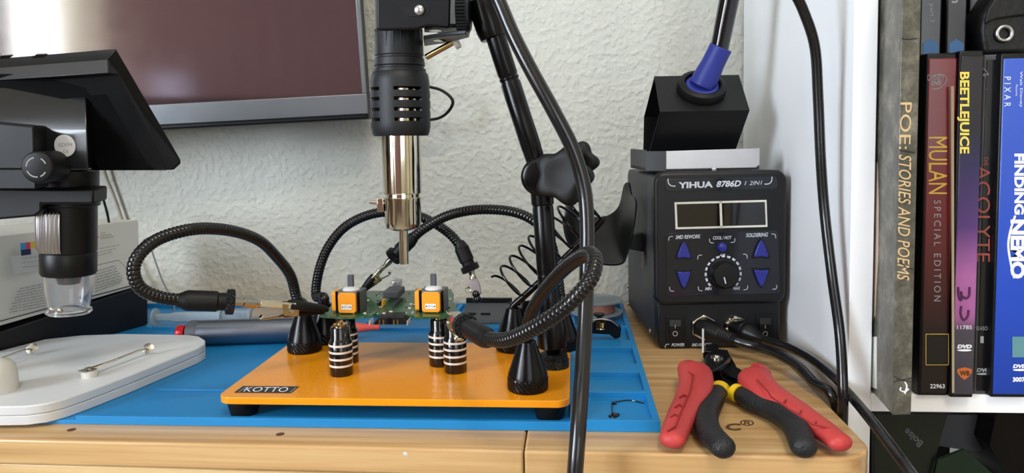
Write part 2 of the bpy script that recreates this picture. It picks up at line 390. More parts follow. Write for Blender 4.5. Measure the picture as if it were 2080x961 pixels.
def curtain(x0, y0, x1, y1, z0, z1, m, label):
    n = 220; a = []; L = math.hypot(x1 - x0, y1 - y0); ux, uy = (x1 - x0) / L, (y1 - y0) / L
    for k in range(n):
        t = k / (n - 1); w = 9 * math.sin(t * L / 17.0); a.append(V((x0 + ux * L * t - uy * w, y0 + uy * L * t + ux * w, z0)))
    o = obj('curtain', MB().band(a, (0, 0, z1 - z0), 3), m, None, loc=a[0]); return tag(o, label, 'curtain')
curtain(XL + 45, -520, XL + 45, 300, ZF + 30, 1300, M_mauve, 'mauve window curtain reflected at the edge of the dark screen')
curtain(XL + 45, -1690, XL + 45, -1330, ZF + 30, 1300, M_mauve, 'mauve curtain drawn beside the bright window, reflected mid screen')
curtain(XL + 45, -2190, XL + 45, -1700, ZF + 30, 1300, M_sheer, 'pale sheer curtain glowing with daylight at the left of the dark screen')
curtain(XL + 60, YR + 45, -1425, YR + 45, ZF + 30, 1300, M_sheer, 'second pale sheer curtain panel turning the room corner')
pnl = obj('lavender_panel', MB().box(-1235, -1050, YR + 75, YR + 80, 180, 515), mat('lavender_card', 'B9AEC8', .6), None, loc=(-1140, YR + 78, 180)); tag(pnl, 'pale lavender square seen mirrored low in the dark screen', 'panel')
curtain(-1415, YR + 45, 200, YR + 45, ZF + 30, 1300, M_mauve, 'long mauve curtain along the rear wall, reflected in the dark screen')

# ================================================================== BAMBOO DESK
dA, dB = G(0, 892, 0), G(1600, 928, 0)
ddir = (dB - dA).normalized(); dnrm = V((-ddir.y, ddir.x, 0))
xe = 166.0
t_ = (xe - dA.x) / ddir.x; dC = dA + ddir * t_
desk_root = thing('bamboo_desk', (-250, 600, -30), 'pale bamboo desktop with a rounded front corner under the blue mat', 'desk')
rad = 22
corner = []
cc = dC - ddir * rad + dnrm * rad * 1.0
for k in range(9):
    th = math.radians(-90 + 90 * k / 8); corner.append(cc + ddir * (rad * math.cos(th)) + dnrm * (rad * math.sin(th)))
seam = G(1064, 914, 0); sx_ = (seam - dA).dot(ddir); seamp = dA + ddir * sx_
left = dA - ddir * 500
T0 = 16
def flat(p, z): return V((p.x, p.y, z))
mbd = MB().prism([flat(left, -T0), flat(seamp - ddir * 0.35, -T0), flat(V((seamp.x - 0.35, 790, 0)), -T0), flat(V((left.x, 790, 0)), -T0)], (0, 0, T0))
obj('top_board', mbd, M_bamboo, desk_root, bev=1.6, seg=3)
mbd = MB().prism([flat(seamp + ddir * 0.35, -T0)] + [flat(c, -T0) for c in corner] + [V((xe, 790, -T0)), flat(V((seamp.x + 0.35, 790, 0)), -T0)], (0, 0, T0))
obj('top_board', mbd, M_bamboo, desk_root, bev=1.6, seg=3)
mbd = MB().prism([flat(left + dnrm * 1.5, -60), flat(seamp + dnrm * 1.5, -60), flat(V((seamp.x, 780, 0)), -60), flat(V((left.x, 780, 0)), -60)], (0, 0, 60 - T0 - 0.3))
mbd.prism([flat(seamp + dnrm * 3 + ddir * .4, -60), flat(dC + dnrm * 3 - ddir * 22, -60), flat(dC + dnrm * 22 - ddir * 2, -60), V((xe - 3, 780, -60)), flat(V((seamp.x + 0.4, 780, 0)), -60)], (0, 0, 60 - T0 - 0.3))
obj('apron', mbd, M_bamboo, desk_root, bev=0.8)
for lx, ly in ((-560, 450), (140, 450), (-560, 760), (140, 760)):
    obj('leg', MB().box(lx - 22, lx + 22, ly - 22, ly + 22, ZF, -60), M_bamboo, desk_root, smooth=False, bev=2)
for hx, hy in ((145, 873), (569, 882)):
    h = G(hx, hy, 0.12); obj('drilled_hole', MB().lathe(h, UZ, [(0, 2.6), (0.12, 2.2)], 20), M_burn, desk_root)
write('brand_mark', 'C', G(1474, 875, 0), G(1505, 875, 0), G(1474, 861, 0), M_burn, desk_root, bold=0.03)
write('brand_mark', '®', G(1503, 865, 0), G(1532, 866, 0), G(1503, 853, 0), M_burn, desk_root, bold=0.01)
tag(obj('wood_chip', MB().lathe(P(823, 923, (dA + ddir * ((P(823, 923, 400).x - dA.x))).y - 0.3), dnrm, [(0, 0.4), (0.5, 2.0), (1.6, 1.8)], 6), M_offwarm, None, loc=P(823, 923, 400)), 'tiny white flake stuck on the bamboo front edge', 'flake')

# ================================================================== BOOKCASE (right)
PX0, PX1, PYF = 180.1, 194.8, 491.8
bc = thing('white_bookcase', (340, 640, ZF), 'white laminate bookcase whose side panel rises beside the soldering station', 'bookcase')
obj('side_panel', MB().box(PX0, PX1, PYF, 795, ZF, 900), M_white, bc, bev=0.5)
obj('side_panel', MB().box(620, 635, PYF, 795, ZF, 900), M_white, bc, bev=0.5)
obj('back_panel', MB().box(PX1, 620, 788, 794, ZF, 900), M_whiteback, bc, smooth=False)
for z in (5.8, 420, -360):
    obj('shelf', MB().box(PX1, 620, PYF, 788, z - 12, z), M_white, bc, bev=0.5)

# ================================================================== TELEVISION
tA, tB = P(748, 241, 742), P(340, 263, 716)
tx = (tA - tB).normalized(); tn = tx.cross(UZ).normalized(); tz = tn.cross(tx) * -1
if tz.z < 0: tz = -tz
if tn.y > 0: tn = -tn          # toward the viewer
tv = thing('television', tA - tx * 300, 'large dark flat television with a grey bezel, above the microscope', 'television')
def TV(px, py, off=0.0): return PL(px, py, tA + tn * off, tn)
WT = 760; bz = (TV(745, 189) - TV(745, 240)).length
hh = 430
o_ = tA - tx * WT
obj('cabinet', MB().box(0, WT, -26, -3, 0, hh, o_, (tx, tn, tz)), M_blackbox, tv, bev=2)
fr = MB().box(0, WT, -3, 0, 5, bz, o_, (tx, tn, tz)).box(0, 7, -3, 0, bz, hh, o_, (tx, tn, tz)).box(WT - 4.5, WT, -3, 0, bz, hh, o_, (tx, tn, tz)).box(0, WT, -3, 0, hh - 7, hh, o_, (tx, tn, tz))
obj('bezel', fr, M_tvbody, tv, bev=0.6)
obj('screen', MB().box(7, WT - 4.5, -3, -1.0, bz, hh - 7, o_, (tx, tn, tz)), M_screen, tv, smooth=False)
mt = MB().box(250, 450, -70, -26, 120, 300, o_, (tx, tn, tz)); obj('wall_mount', mt, M_blackmetal, tv, smooth=False)

# ================================================================== SOLDERING STATION
aS = math.radians(5.0)
sx1 = V((math.cos(aS), math.sin(aS), 0)); sy1 = V((-math.sin(aS), math.cos(aS), 0))
sO = G(1330, 713, 0); sO.z = 0
def SF(px, py, d=0.0): return PL(px, py, sO + sy1 * d, sy1)
def SL(p): q = p - sO; return (q.dot(sx1), q.dot(sy1), q.z)
SW = SL(SF(1597, 600))[0]; SH = SL(SF(1330, 350))[2]
AX = (sx1, sy1, UZ)
st = thing('soldering_station', sO + sx1 * SW / 2 + sy1 * 75, 'dark grey soldering station with twin display, knob and blue arrow buttons', 'soldering station')
case = MB().prism([sO + sx1 * 2 + sy1 * d + UZ * z for d, z in ((14, 5), (14, SH - 3), (140, SH - 3), (146, SH - 8), (146, 5))], sx1 * (SW - 4))
obj('metal_case', case, M_case, st, bev=2)
hz0 = SL(SF(1330, 622))[2]
mb = MB().prism([sO + sx1 * (x) + UZ * (hz0 + z) for x, z in rrect(SW, SH - hz0, 9)], sy1 * 15)
obj('front_housing', mb, M_bezel, st, bev=3, seg=3)
mb = MB().prism([sO + sx1 * x + sy1 * 4 + UZ * z for x, z in ((6, .2), (SW - 6, .2), (SW - 3, 6), (SW - 3, hz0 + 3), (3, hz0 + 3), (3, 6))], sy1 * 14)
obj('lower_fascia', mb, M_bezel, st, bev=2, seg=3)
for x in (14, SW - 14):
    for y in (24, 130): obj('rubber_foot', MB().lathe(sO + sx1 * x + sy1 * y, UZ, [(.06, 6), (5.2, 6)], 20), M_rubber, st)
def splate(name, c, th, m, parent, off=0.0, bev=0.2):
    pts = [SF(x, y, off) for x, y in c]
    return obj(name, MB().prism(pts, -sy1 * th), m, parent, bev=bev)
def rquad(c, r=3.0, n=5):
    out = []; k = len(c); c = [V((x, y, 0)) for x, y in c]
    for i in range(k):
        a, b, d = c[i - 1], c[i], c[(i + 1) % k]; p1 = b + (a - b).normalized() * r; p2 = b + (d - b).normalized() * r
        for j in range(n + 1):
            t = j / n; q = p1 * (1 - t) ** 2 + b * 2 * t * (1 - t) + p2 * t * t; out.append((q.x, q.y))
    return out
hp = splate('header_strip', rquad([(1349, 364), (1578, 358), (1579, 384), (1352, 389)], 8), 0.5, M_panel, st)
LB = lambda a, b, c, d, off=-0.55: (SF(*a, off), SF(*b, off), SF(*c, off), None)
def swrite(s, x0, y0, x1, y1, h, m=M_print, parent=None, shear=0.0, bold=0.0, off=-0.5):
    """text on the front: baseline (x0,y0)-(x1,y1), height h pixels"""
    return write('lettering', s, SF(x0, y0, off), SF(x1, y1, off), SF(x0, y0 - h, off), m, parent, shear=shear, bold=bold)
swrite('YIHUA', 1378, 383, 1448, 381, 13, parent=hp, bold=0.04)
swrite('8786D', 1455, 380.5, 1505, 379, 13, parent=hp, shear=0.25, bold=0.03)
swrite('I', 1512, 376, 1516, 376, 8, parent=hp, shear=0.25)
swrite('2IN1', 1522, 376, 1548, 375, 8, parent=hp, shear=0.25)
def arcmark(x, y, sx, sy, r=7, ext=5, w=1.6, parent=st, off=-0.5, th=0.15, m=None):
    """a quarter-round corner mark with its elbow at pixel (x, y); arms run sx, sy"""
    c = []
    c.append((x + sx * (r + ext), y)); 
    for k in range(7):
        a = math.radians(90 * k / 6); c.append((x + sx * (r - r * math.sin(a)), y + sy * (r - r * math.cos(a))))
    c.append((x, y + sy * (r + ext)))
    inn = []
    for i, p in enumerate(c):
        a = c[max(i - 1, 0)]; b = c[min(i + 1, len(c) - 1)]; dx, dy = b[0] - a[0], b[1] - a[1]; L = math.hypot(dx, dy)
        s = sx * sy; inn.append((p[0] - dy / L * w * s * -1 * -1, p[1] + dx / L * w * s * -1 * -1))
    mb = MB()
    for i in range(len(c) - 1): mb.poly([SF(*c[i], off), SF(*c[i + 1], off), SF(*inn[i + 1], off), SF(*inn[i], off)])
    return obj('corner_mark', mb, m or M_print, parent, smooth=False)
arcmark(1358, 377, 1, -1, 9, 5, 2, hp, -0.75); arcmark(1567, 373, -1, -1, 9, 5, 2, hp, -0.75)
# display
dp = splate('display', [(1369, 410), (1558, 405), (1560, 462), (1371, 467)], 0.5, M_lcd, st)
fm = MB()
def strip(mb, c, off): mb.poly([SF(x, y, off) for x, y in c])
O4 = [(1370, 411), (1557, 406), (1559, 461), (1372, 466)]; I4 = [(1374.5, 415), (1553.5, 410.3), (1555.5, 457), (1376.5, 461.7)]
for i in range(4): strip(fm, [O4[i], O4[(i + 1) % 4], I4[(i + 1) % 4], I4[i]], -0.75)
strip(fm, [(1461, 409), (1466, 409), (1468, 464), (1463, 464)], -0.75)
obj('display_frame', fm, M_frameprint, dp, smooth=False)
cp = splate('control_overlay', rquad([(1352, 474), (1580, 468), (1584, 596), (1354, 602)], 8), 0.5, M_panel, st)
swrite('SMD REWORK', 1372, 486, 1423, 484, 8, parent=cp, shear=0.25, bold=0.02)
swrite('SOLDERING', 1515, 482, 1560, 480.5, 8, parent=cp, shear=0.25, bold=0.02)
swrite('COOL / HOT', 1448, 487, 1486, 486, 7, parent=cp, shear=0.25, bold=0.015)
swrite('AIR', 1461, 521, 1473, 521, 5.5, parent=cp, shear=0.25, bold=0.03)
swrite('MIN', 1432, 590, 1446, 589.5, 6.5, parent=cp, shear=0.25, bold=0.03)
swrite('MAX', 1489, 589, 1504, 588.5, 6.5, parent=cp, shear=0.25, bold=0.03)
for a in ((1359, 481, 1, 1), (1575, 476, -1, 1), (1361, 591, 1, -1), (1577, 587, -1, -1), (1418, 519, 1, 1), (1517, 517, -1, 1), (1419, 590, 1, -1), (1518, 588, -1, -1), (1442, 493, 1, -1), (1492, 492, -1, -1)):
    arcmark(*a, 4, 4, 1.3, cp, -0.8)
dm = MB(); kc = SF(1469, 556, -0.8); kR = (SF(1505, 556, -0.8) - kc).length
for k in range(15):
    a = math.radians(-38 + 256 * k / 14); da = math.radians(5.6)
    q = []
    for aa, rr in ((a - da, kR * 0.93), (a + da, kR * 0.93), (a + da, kR * 1.05), (a - da, kR * 1.05)): q.append(kc + sx1 * math.cos(aa) * rr + UZ * math.sin(aa) * rr)
    dm.poly(q)
obj('dial_scale', dm, M_print, cp, smooth=False)
kn = MB().lathe(SF(1469, 556, -0.5), -sy1, [(0, 12.6), (1.0, 12.6), (1.4, 11.6), (9, 10.6), (10.0, 9.6), (10.2, 0)], 48)
knob = obj('air_knob', kn, M_plastic, st)
c0 = SF(1469, 556, -10.9); dv = (sx1 * 0.25 - UZ * 0.97).normalized(); pv = dv.cross(sy1)
obj('pointer_mark', MB().prism([c0 + dv * 3 + pv * .5, c0 + dv * 8.5 + pv * .5, c0 + dv * 8.5 - pv * .5, c0 + dv * 3 - pv * .5], -sy1 * .2), M_print, knob, smooth=False)
def tri(cx_, yap, yb, hw):
    s = 1 if yb > yap else -1; out = []
    for t in [i / 6 for i in range(7)]: out.append((cx_ - 1.5 - (hw - 1.5) * (t ** 0.75), yap + (yb - yap) * t))
    out.append((cx_ - hw + 3, yb + 2 * s)); out.append((cx_, yb + 0.2 * s)); out.append((cx_ + hw - 3, yb + 2 * s))
    for t in [i / 6 for i in range(6, -1, -1)]: out.append((cx_ + 1.5 + (hw - 1.5) * (t ** 0.75), yap + (yb - yap) * t))
    return out
for c in ((1388, 491, 522, 14), (1388, 584, 553, 14), (1545, 488, 520, 15), (1545, 581, 549, 15)):
    well = [(c[0] + (x - c[0]) * 1.3, (c[1] + c[2]) / 2 + (y - (c[1] + c[2]) / 2) * 1.22) for x, y in tri(*c)]
    splate('button_well', well, 0.25, M_plastic, cp, off=-0.5, bev=0)
    splate('arrow_button', tri(*c), 2.6, M_navy, st, off=-0.6, bev=0.7)
obj('round_button', MB().lathe(SF(1466, 502, -0.5), -sy1, [(0, 4.1), (1.6, 4.0), (2.6, 3.2), (3.0, 1.5), (3.05, 0)], 28), M_navy, st)
obj('button_well', MB().lathe(SF(1466, 502, -0.5), -sy1, [(0, 5.4), (0.35, 5.4)], 28), M_plastic, cp)
for a, b in (((1352, 642), (1391, 693)), ((1535, 638), (1574, 689))):
    rk = splate('power_switch', rquad([(a[0], a[1]), (b[0], a[1] - 1), (b[0], b[1]), (a[0], b[1] + 1)], 2), 1.2, M_plastic, st, off=4.0, bev=0.3)
    cx_ = (a[0] + b[0]) / 2
    ax_, ay_ = a[0] + 8, a[1] + 8
    r2 = [SF(ax_, ay_, 2.8), SF(b[0] - 8, ay_, 2.8), SF(b[0] - 8, ay_ + 13, 0.6), SF(b[0] - 8, b[1] - 6, 2.2), SF(ax_, b[1] - 6, 2.2), SF(ax_, ay_ + 13, 0.6)]
    m2 = MB().add(r2 + [p + sy1 * 1.0 for p in r2], [(0, 1, 2, 5), (5, 2, 3, 4), (0, 6, 7, 1), (4, 3, 9, 10), (0, 5, 4, 10, 11, 6), (1, 7, 8, 9, 3, 2)])
    rr = obj('rocker', m2, M_bezel, rk, smooth=False)
    write('lettering', 'I', SF(cx_ - .8, 667, 0.5), SF(cx_ + .8, 667, 0.5), SF(cx_ - .8, 660, 0.5), M_lightgrey, rk)
    rg = MB(); c_ = SF(cx_, 678, 0.9)
    o1 = ringpts(c_, sx1, UZ, 2.2, 21); o2 = ringpts(c_, sx1, UZ, 1.5, 21)
    for i in range(20): rg.poly([o1[i], o1[i + 1], o2[i + 1], o2[i]])
    obj('lettering', rg, M_lightgrey, rk, smooth=False)
swrite('POWER', 1364, 704, 1390, 703.5, 6.5, parent=st, shear=0.25, bold=0.02, off=3.9)
swrite('SMD-REWORK', 1405, 704, 1445, 703, 6.5, parent=st, shear=0.25, bold=0.02, off=3.9)
arcmark(1352, 700, 1, 1, 4, 3, 1.3, st, 3.7)
# sockets and plugs with their leads
hx = MB(); hc = SF(1428, 664, 4)
hx.prism([hc + (sx1 * math.cos(math.radians(60 * k + 30)) + UZ * math.sin(math.radians(60 * k + 30))) * 11.0 for k in range(6)], -sy1 * 3.2)
obj('hex_nut', hx, M_chrome, st, bev=0.5)
_e = P(1496, 693, 586); pd = (_e - (hc - sy1 * 3)).normalized(); _L = (_e - (hc - sy1 * 3)).length / 32
plug = MB().lathe(hc - sy1 * 3, pd, [(-3, 8.0), (2, 8.0), (2.5, 8.6), (7, 8.4), (9, 7.8), (16 * _L, 6.6)] + [((17 + q) * _L, 6.2 - q * .12 - (.5 if q % 2 else 0)) for q in range(13)] + [(32 * _L, 4.3)], 28)
obj('plug', plug, M_rubber, st)
c2 = SF(1493, 664, 4)
obj('socket_ring', MB().lathe(c2, -sy1, [(0, 9.6), (2.5, 9.6), (3.4, 8.8), (3.6, 7.0)], 36), M_chrome, st)
_e2 = P(1552, 690, 590); pd2 = (_e2 - (c2 - sy1 * 2)).normalized(); _L2 = (_e2 - (c2 - sy1 * 2)).length / 34
obj('plug', MB().lathe(c2 - sy1 * 2, pd2, [(-2, 7.0), (6, 7.2), (7, 8.2), (10, 8.2), (10.5, 7.8), (14, 8.4), (18 * _L2, 7.4), (23 * _L2, 5.6), (27 * _L2, 3.9), (34 * _L2, 3.3)], 28), M_plastic, st)
e1 = _e.copy()
ca = spline([e1 - pd * 6, e1, P(1540, 706, 576), P(1580, 720, 556), P(1622, 745, 533), P(1654, 778, 509), V((168.6, 491, 6.2)), V((173, 488.5, -10)), V((173.2, 488, -60)), V((173.2, 488, -300))], 10)
obj('hose_lead', MB().tube(ca, 3.6, 16), M_hose, st)
e2 = _e2.copy()
cb = spline([e2 - pd2 * 6, e2, P(1600, 705, 568), P(1650, 731, 534), P(1697, 768, 497), P(1719, 794, 483), P(1745, 824, 468), P(1790, 880, 432), P(1850, 961, 400), P(1950, 1100, 380)], 10)
obj('iron_lead', MB().tube(cb, 3.2, 16), M_hose, st)
for px, py in ((1271, 582), (1273, 618)):
    p = sO + sy1 * 143 + sx1 * 2; p.z = P(px, py, p.y).z
    obj('screw', MB().lathe(p, -sx1, [(0, 2), (1.6, 1.8), (1.9, 0)], 16), M_steel, st)
pp_ = sO + sy1 * 30 + sx1 * 2; pp_.z = P(1315, 672, pp_.y).z
obj('screw', MB().lathe(pp_, -sx1, [(0, 2.2), (1.0, 2.0), (1.2, 0)], 8), M_steel, st)
# heat gun cradle on the left side
def W(px, py, Y): return P(px, py, Y)
f_ = spline([P(x, y, 638) for x, y in ((1287, 398), (1291, 412), (1287, 457), (1275, 512), (1262, 534), (1220, 534), (1174, 521), (1152, 480), (1146, 440))], 6)
k_ = spline([P(x, y, 690) for x, y in ((1277, 369), (1267, 376), (1258, 414), (1245, 431), (1224, 440), (1198, 438), (1172, 428), (1158, 412), (1154, 400))], 6)
crd = MB(); nF = len(f_); vs = []; thk = V((0, 2.2, -2.2))
for t4 in range(7):
    u = t4 / 6; bow = math.sin(math.pi * u) * 5
    vs += [f_[i] * (1 - u) + k_[i] * u + V((0, bow * .5, -bow)) for i in range(nF)]
off_ = len(vs); vs += [v + (thk if i % nF < nF - 1 else thk) + V((2.0 * (1 - 2 * (i % nF) / nF), 0, 0)) for i, v in enumerate(vs)]
fs = []
for r4 in range(6):
    for i in range(nF - 1):
        a4 = r4 * nF + i; fs.append((a4, a4 + 1, a4 + nF + 1, a4 + nF)); fs.append((off_ + a4 + nF, off_ + a4 + nF + 1, off_ + a4 + 1, off_ + a4))
for i in range(nF - 1):
    fs.append((i + 1, i, off_ + i, off_ + i + 1)); a4 = 6 * nF + i; fs.append((a4, a4 + 1, off_ + a4 + 1, off_ + a4))
for r4 in range(6):
    a4 = r4 * nF; fs.append((a4, a4 + nF, off_ + a4 + nF, off_ + a4)); a4 += nF - 1; fs.append((a4 + nF, a4, off_ + a4, off_ + a4 + nF))
crd.add(vs, fs)
obj('gun_cradle', crd, M_plastic, st, bev=0.5, angle=45)
br_ = sO + sy1 * 62 + sx1 * 2
b1 = P(1300, 474, br_.y); b2 = P(1300, 512, br_.y); b3 = P(1276, 478, br_.y - 5); b4 = P(1276, 506, br_.y - 5)
obj('cradle_arm', MB().prism([b3, V((br_.x, br_.y, b1.z)), V((br_.x, br_.y, b2.z)), b4], V((0, 10, 0))), M_case, st, bev=0.6)
obj('cradle_bracket', MB().prism([V((br_.x, br_.y - 3, b2.z + 2)), V((br_.x - 1.2, br_.y - 12, b2.z + 2)), V((br_.x - 1.2, br_.y - 10, b2.z - 13))], V((-1.0, 0, 0))), M_steel, st, smooth=False)
# iron holder on top
ih = thing('iron_holder', sO + sx1 * 50 + sy1 * 50 + UZ * SH, 'black bent steel iron holder with silver tray on top of the station', 'iron holder')
tz0 = SH + 0.2
tl, tr = SF(1352, 345, 10), SF(1543, 343, 10)
xa, xb = SL(tl)[0], SL(tr)[0]; xl = SL(SF(1307, 340, 30))[0]
hgt = SL(SF(1352, 307, 10))[2] - tz0
def st3(x, d, z): return sO + sx1 * x + sy1 * d + UZ * z
tb = MB().prism([st3(xl, 22, tz0), st3(xb - 2, 22, tz0), st3(xb - 2, 96, tz0), st3(xl, 96, tz0)], UZ * 3)
tb.prism([st3(xl, 22, tz0), st3(xl + 1.5, 22, tz0), st3(xl + 1.5, 96, tz0), st3(xl, 96, tz0)], UZ * (hgt + 1))
tb.prism([st3(xa, 10, tz0), st3(xa + 1.2, 10, tz0), st3(xl + 1.5, 22, tz0), st3(xl, 22, tz0)], UZ * hgt)
tb.prism([st3(xa, 11, tz0), st3(xb, 11, tz0), st3(xb, 13, tz0), st3(xa, 13, tz0)], UZ * 4)
obj('tray', tb, M_case, ih, smooth=False, bev=0.3)
fr = [st3(xa, 10, tz0 + 1.6), st3(xb - 3, 10, tz0 + 1.6), st3(xb, 10, tz0 + 4), st3(xb, 10, tz0 + hgt + 1), st3(xa, 10, tz0 + hgt)]
mbs = MB().prism(fr, sy1 * 1.5)
mbs.prism([st3(xa, 11, tz0 + hgt - 1.5), st3(xb, 11, tz0 + hgt - 1.5), st3(xb, 24, tz0 + hgt - 1.5), st3(xa, 24, tz0 + hgt - 1.5)], UZ * 1.0)
obj('silver_front', mbs, M_silver, ih, bev=0.3)
obj('screw', MB().lathe(SF(1450, 344, 9.6) , -sy1, [(0, 2.2), (1, 1.8), (1.3, 0)], 14), M_steel, ih)
Lp = [SF(1316, 322, 48), SF(1341, 227, 20), SF(1329, 155, 58), SF(1308, 237, 84), SF(1306, 330, 84)]
wv = sx1 * 75
sh_ = MB().band(Lp, wv, 1.4)
obj('bent_sheet', sh_, M_blackmetal if False else mat('black_powder_coat', '0B0C0E', 0.5, spec=0.4, bump=0.1, bscale=1500), ih, bev=0.25)
# ring collar sitting on the sloping top of the sheet
topn = ((Lp[1] - Lp[2]).cross(sx1)).normalized()
if topn.z < 0: topn = -topn
pl0 = Lp[1] + topn * 0.3
rc = PL(1424, 184, pl0, topn)
up_ = (Lp[2] - Lp[1]).normalized()
obj('ring_collar', MB().lathe(rc, topn, [(0, 20.6), (3, 21.0), (7.0, 20.0), (8, 18.0), (8.6, 16.6), (8.2, 15.2), (0, 14.8)], 48), M_rubber, ih)
# soldering iron resting in the holder
bd = (P(1455, 118, rc.y - 8) - (rc + topn * 3)).normalized()
ir = thing('soldering_iron', rc, 'black soldering iron handle with blue grip standing in the holder', 'soldering iron')
g = MB().lathe(rc + topn * 2.6, topn, [(0, 13.6), (.6, 14.2), (3.4, 14.2), (4.2, 13.4), (4.6, 11)], 48).lathe(rc + topn * 5.6, bd, [(0, 11.2), (2, 11.3), (6, 11.2), (12, 10.6), (20, 9.7), (30, 9.6), (34.4, 9.7), (35, 9.2), (34, 7.9)], 40)
obj('grip', g, M_bluegrip, ir)
hb = rc + topn * 4.4 + bd * 31
hd = (P(1493, -60, hb.y - 10) - hb).normalized()
obj('handle', MB().lathe(hb, hd, [(0, 7.7), (6, 7.7), (30, 8.0), (90, 9.0), (120, 9.2), (150, 6), (156, 3.6), (170, 3.4)], 32), M_blackgloss, ir)
obj('barrel', MB().lathe(rc + topn * 2, -bd, [(8, 4), (28, 4), (30, 2.4), (52, 2.2), (58, 0.6)], 20), M_steel, ir)
# hanging lead of the iron, from above the frame down behind the desk edge
hl = [P(1560, -120, 470), P(1606, -30, 480), P(1632, 22, 486), P(1655, 95, 492), P(1662, 200, 496), P(1667, 320, 497), P(1675, 430, 497), P(1690, 560, 490), P(1706, 680, 484), P(1712, 790, 473), V((170.6, 474, -12)), V((170.8, 474, -60)), V((170.8, 474, -260))]
hang = obj('hanging_lead', MB().tube(spline(hl, 10), 3.3, 16), M_hose, None, loc=hl[0]); hang.name = 'hanging_cable'
tag(hang, 'thick black cable hanging in front of the white bookcase side panel', 'cable')

# ================================================================== BLUE MAT
xR = G(1341, 878, 0).x; yF = G(1341, 879, 0).y; yBk = G(1200, 618, 6).y; xL_ = -540
R = 7.2; RB = [(xL_, xR, yF, yBk, 2.6)]
def rb(x0, x1, y0, y1, h=R): RB.append((max(x0, xL_), min(x1, xR), max(y0, yF), min(y1, yBk), h))
rb(-318, -1, yF, yF + 3.2, 5.6); rb(-1, xR, yF, yF + 3.5)
rb(xR - 4, xR, yF, yBk); rb(-2.5, 1.5, yF, yBk - 60)
tr_y = [G(1250, y, R).y for y in (797, 756, 738, 706, 690, 664)]
rb(0, xR - 2, tr_y[0], tr_y[0] + 5); rb(0, xR - 2, tr_y[1], tr_y[2]); rb(0, xR - 2, tr_y[3], tr_y[4]); rb(0, xR - 2, tr_y[5], tr_y[5] + 5)
rb(-540, xR, yBk - 4, yBk); rb(-404, -1, yBk - 44, yBk - 40, 6.2)
for x in (-330, -262, -190, -118, -46, 1): rb(x, x + 4, yBk - 42, yBk - 2, 6.8)
rb(-404, -1, yBk - 95, yBk - 92, 5.0)
for x in (-300, -200, -100): rb(x, x + 4, yBk - 94, yBk - 42, 5.0)
yr_ = G(380, 793, 2.6).y
rb(-300, -200, yr_, yr_ + 1.6, 3.3)
def height_grid(boxes, z0):
    xs = sorted({round(v, 3) for b in boxes for v in b[:2]}); ys = sorted({round(v, 3) for b in boxes for v in b[2:4]})
    H = {}
    for i in range(len(xs) - 1):
        for j in range(len(ys) - 1):
            cx_, cy_ = (xs[i] + xs[i + 1]) / 2, (ys[j] + ys[j + 1]) / 2; hs_ = [b[4] for b in boxes if b[0] <= cx_ <= b[1] and b[2] <= cy_ <= b[3]]
            H[i, j] = max(hs_) if hs_ else z0
    mb = MB(); ids = {}
    def vid(x, y, z):
        k = (x, y, round(z, 3))
        if k not in ids: ids[k] = len(mb.v); mb.v.append(V((x, y, z)))
        return ids[k]
    zs = sorted({z0} | set(H.values()))
    def wall(xa, ya, xb, yb, za, zb):
        lo, hi = min(za, zb), max(za, zb); lv = [z for z in zs if lo <= z <= hi]
        for a, b in zip(lv, lv[1:]): mb.f.append((vid(xa, ya, a), vid(xb, yb, a), vid(xb, yb, b), vid(xa, ya, b)))
    nx, ny = len(xs) - 1, len(ys) - 1
    for i in range(nx):
        for j in range(ny):
            h = H[i, j]; c = ((xs[i], ys[j]), (xs[i + 1], ys[j]), (xs[i + 1], ys[j + 1]), (xs[i], ys[j + 1]))
            mb.f.append(tuple(vid(x, y, h) for x, y in c)); mb.f.append(tuple(vid(x, y, z0) for x, y in reversed(c)))
            r_ = H.get((i + 1, j), z0); u_ = H.get((i, j + 1), z0)
            if abs(r_ - h) > 1e-6: wall(xs[i + 1], ys[j], xs[i + 1], ys[j + 1], h, r_)
            if abs(u_ - h) > 1e-6: wall(xs[i + 1], ys[j + 1], xs[i], ys[j + 1], h, u_)
            if i == 0: wall(xs[0], ys[j], xs[0], ys[j + 1], z0, h)
            if j == 0: wall(xs[i], ys[0], xs[i + 1], ys[0], z0, h)
    return mb
mt_ = height_grid(RB, 0.1)
m_ = obj('silicone_mat', mt_, M_blue, None, bev=0.9, seg=2, loc=(xL_, yF, 0)); tag(m_, 'bright blue silicone work mat with moulded trays lying on the bamboo desk', 'work mat')
ZM = 2.6

# ================================================================== ORANGE BASE PLATE
zt = 17.0
pFL, pFR = G(443, 803, zt), G(1158, 803, zt)
xl0, xr0 = pFL.x, pFR.x; yf0 = G(800, 811, zt).y; yb0 = G(900, 696, zt).y
bp_ = thing('helping_hand_base', ((xl0 + xr0) / 2, (yf0 + yb0) / 2, ZM), 'orange powder-coated steel base plate on rubber feet, on the blue mat', 'base plate')
pl_ = []
for cx_, cy_, a in ((xr0 - 9, yb0 - 9, 0), (xl0 + 9, yb0 - 9, 90), (xl0 + 9, yf0 + 9, 180), (xr0 - 9, yf0 + 9, 270)):
    for k in range(9): th = math.radians(a + 90 * k / 8); pl_.append(V((cx_ + 9 * math.cos(th), cy_ + 9 * math.sin(th), zt - 4.6)))
obj('plate', MB().prism(pl_, (0, 0, 4.6)), M_orange, bp_, bev=0.5, seg=3)
for x in (xl0 + 13, xr0 - 13):
    for y in (yf0 + 12, yb0 - 12): obj('rubber_foot', MB().lathe((x, y, ZM), UZ, [(0, 8.5), (zt - 4.6 - ZM, 10.8)], 28), M_rubber, bp_)
c = [G(476, 798, zt), G(591, 799, zt), G(607, 786, zt), G(494, 785, zt)]
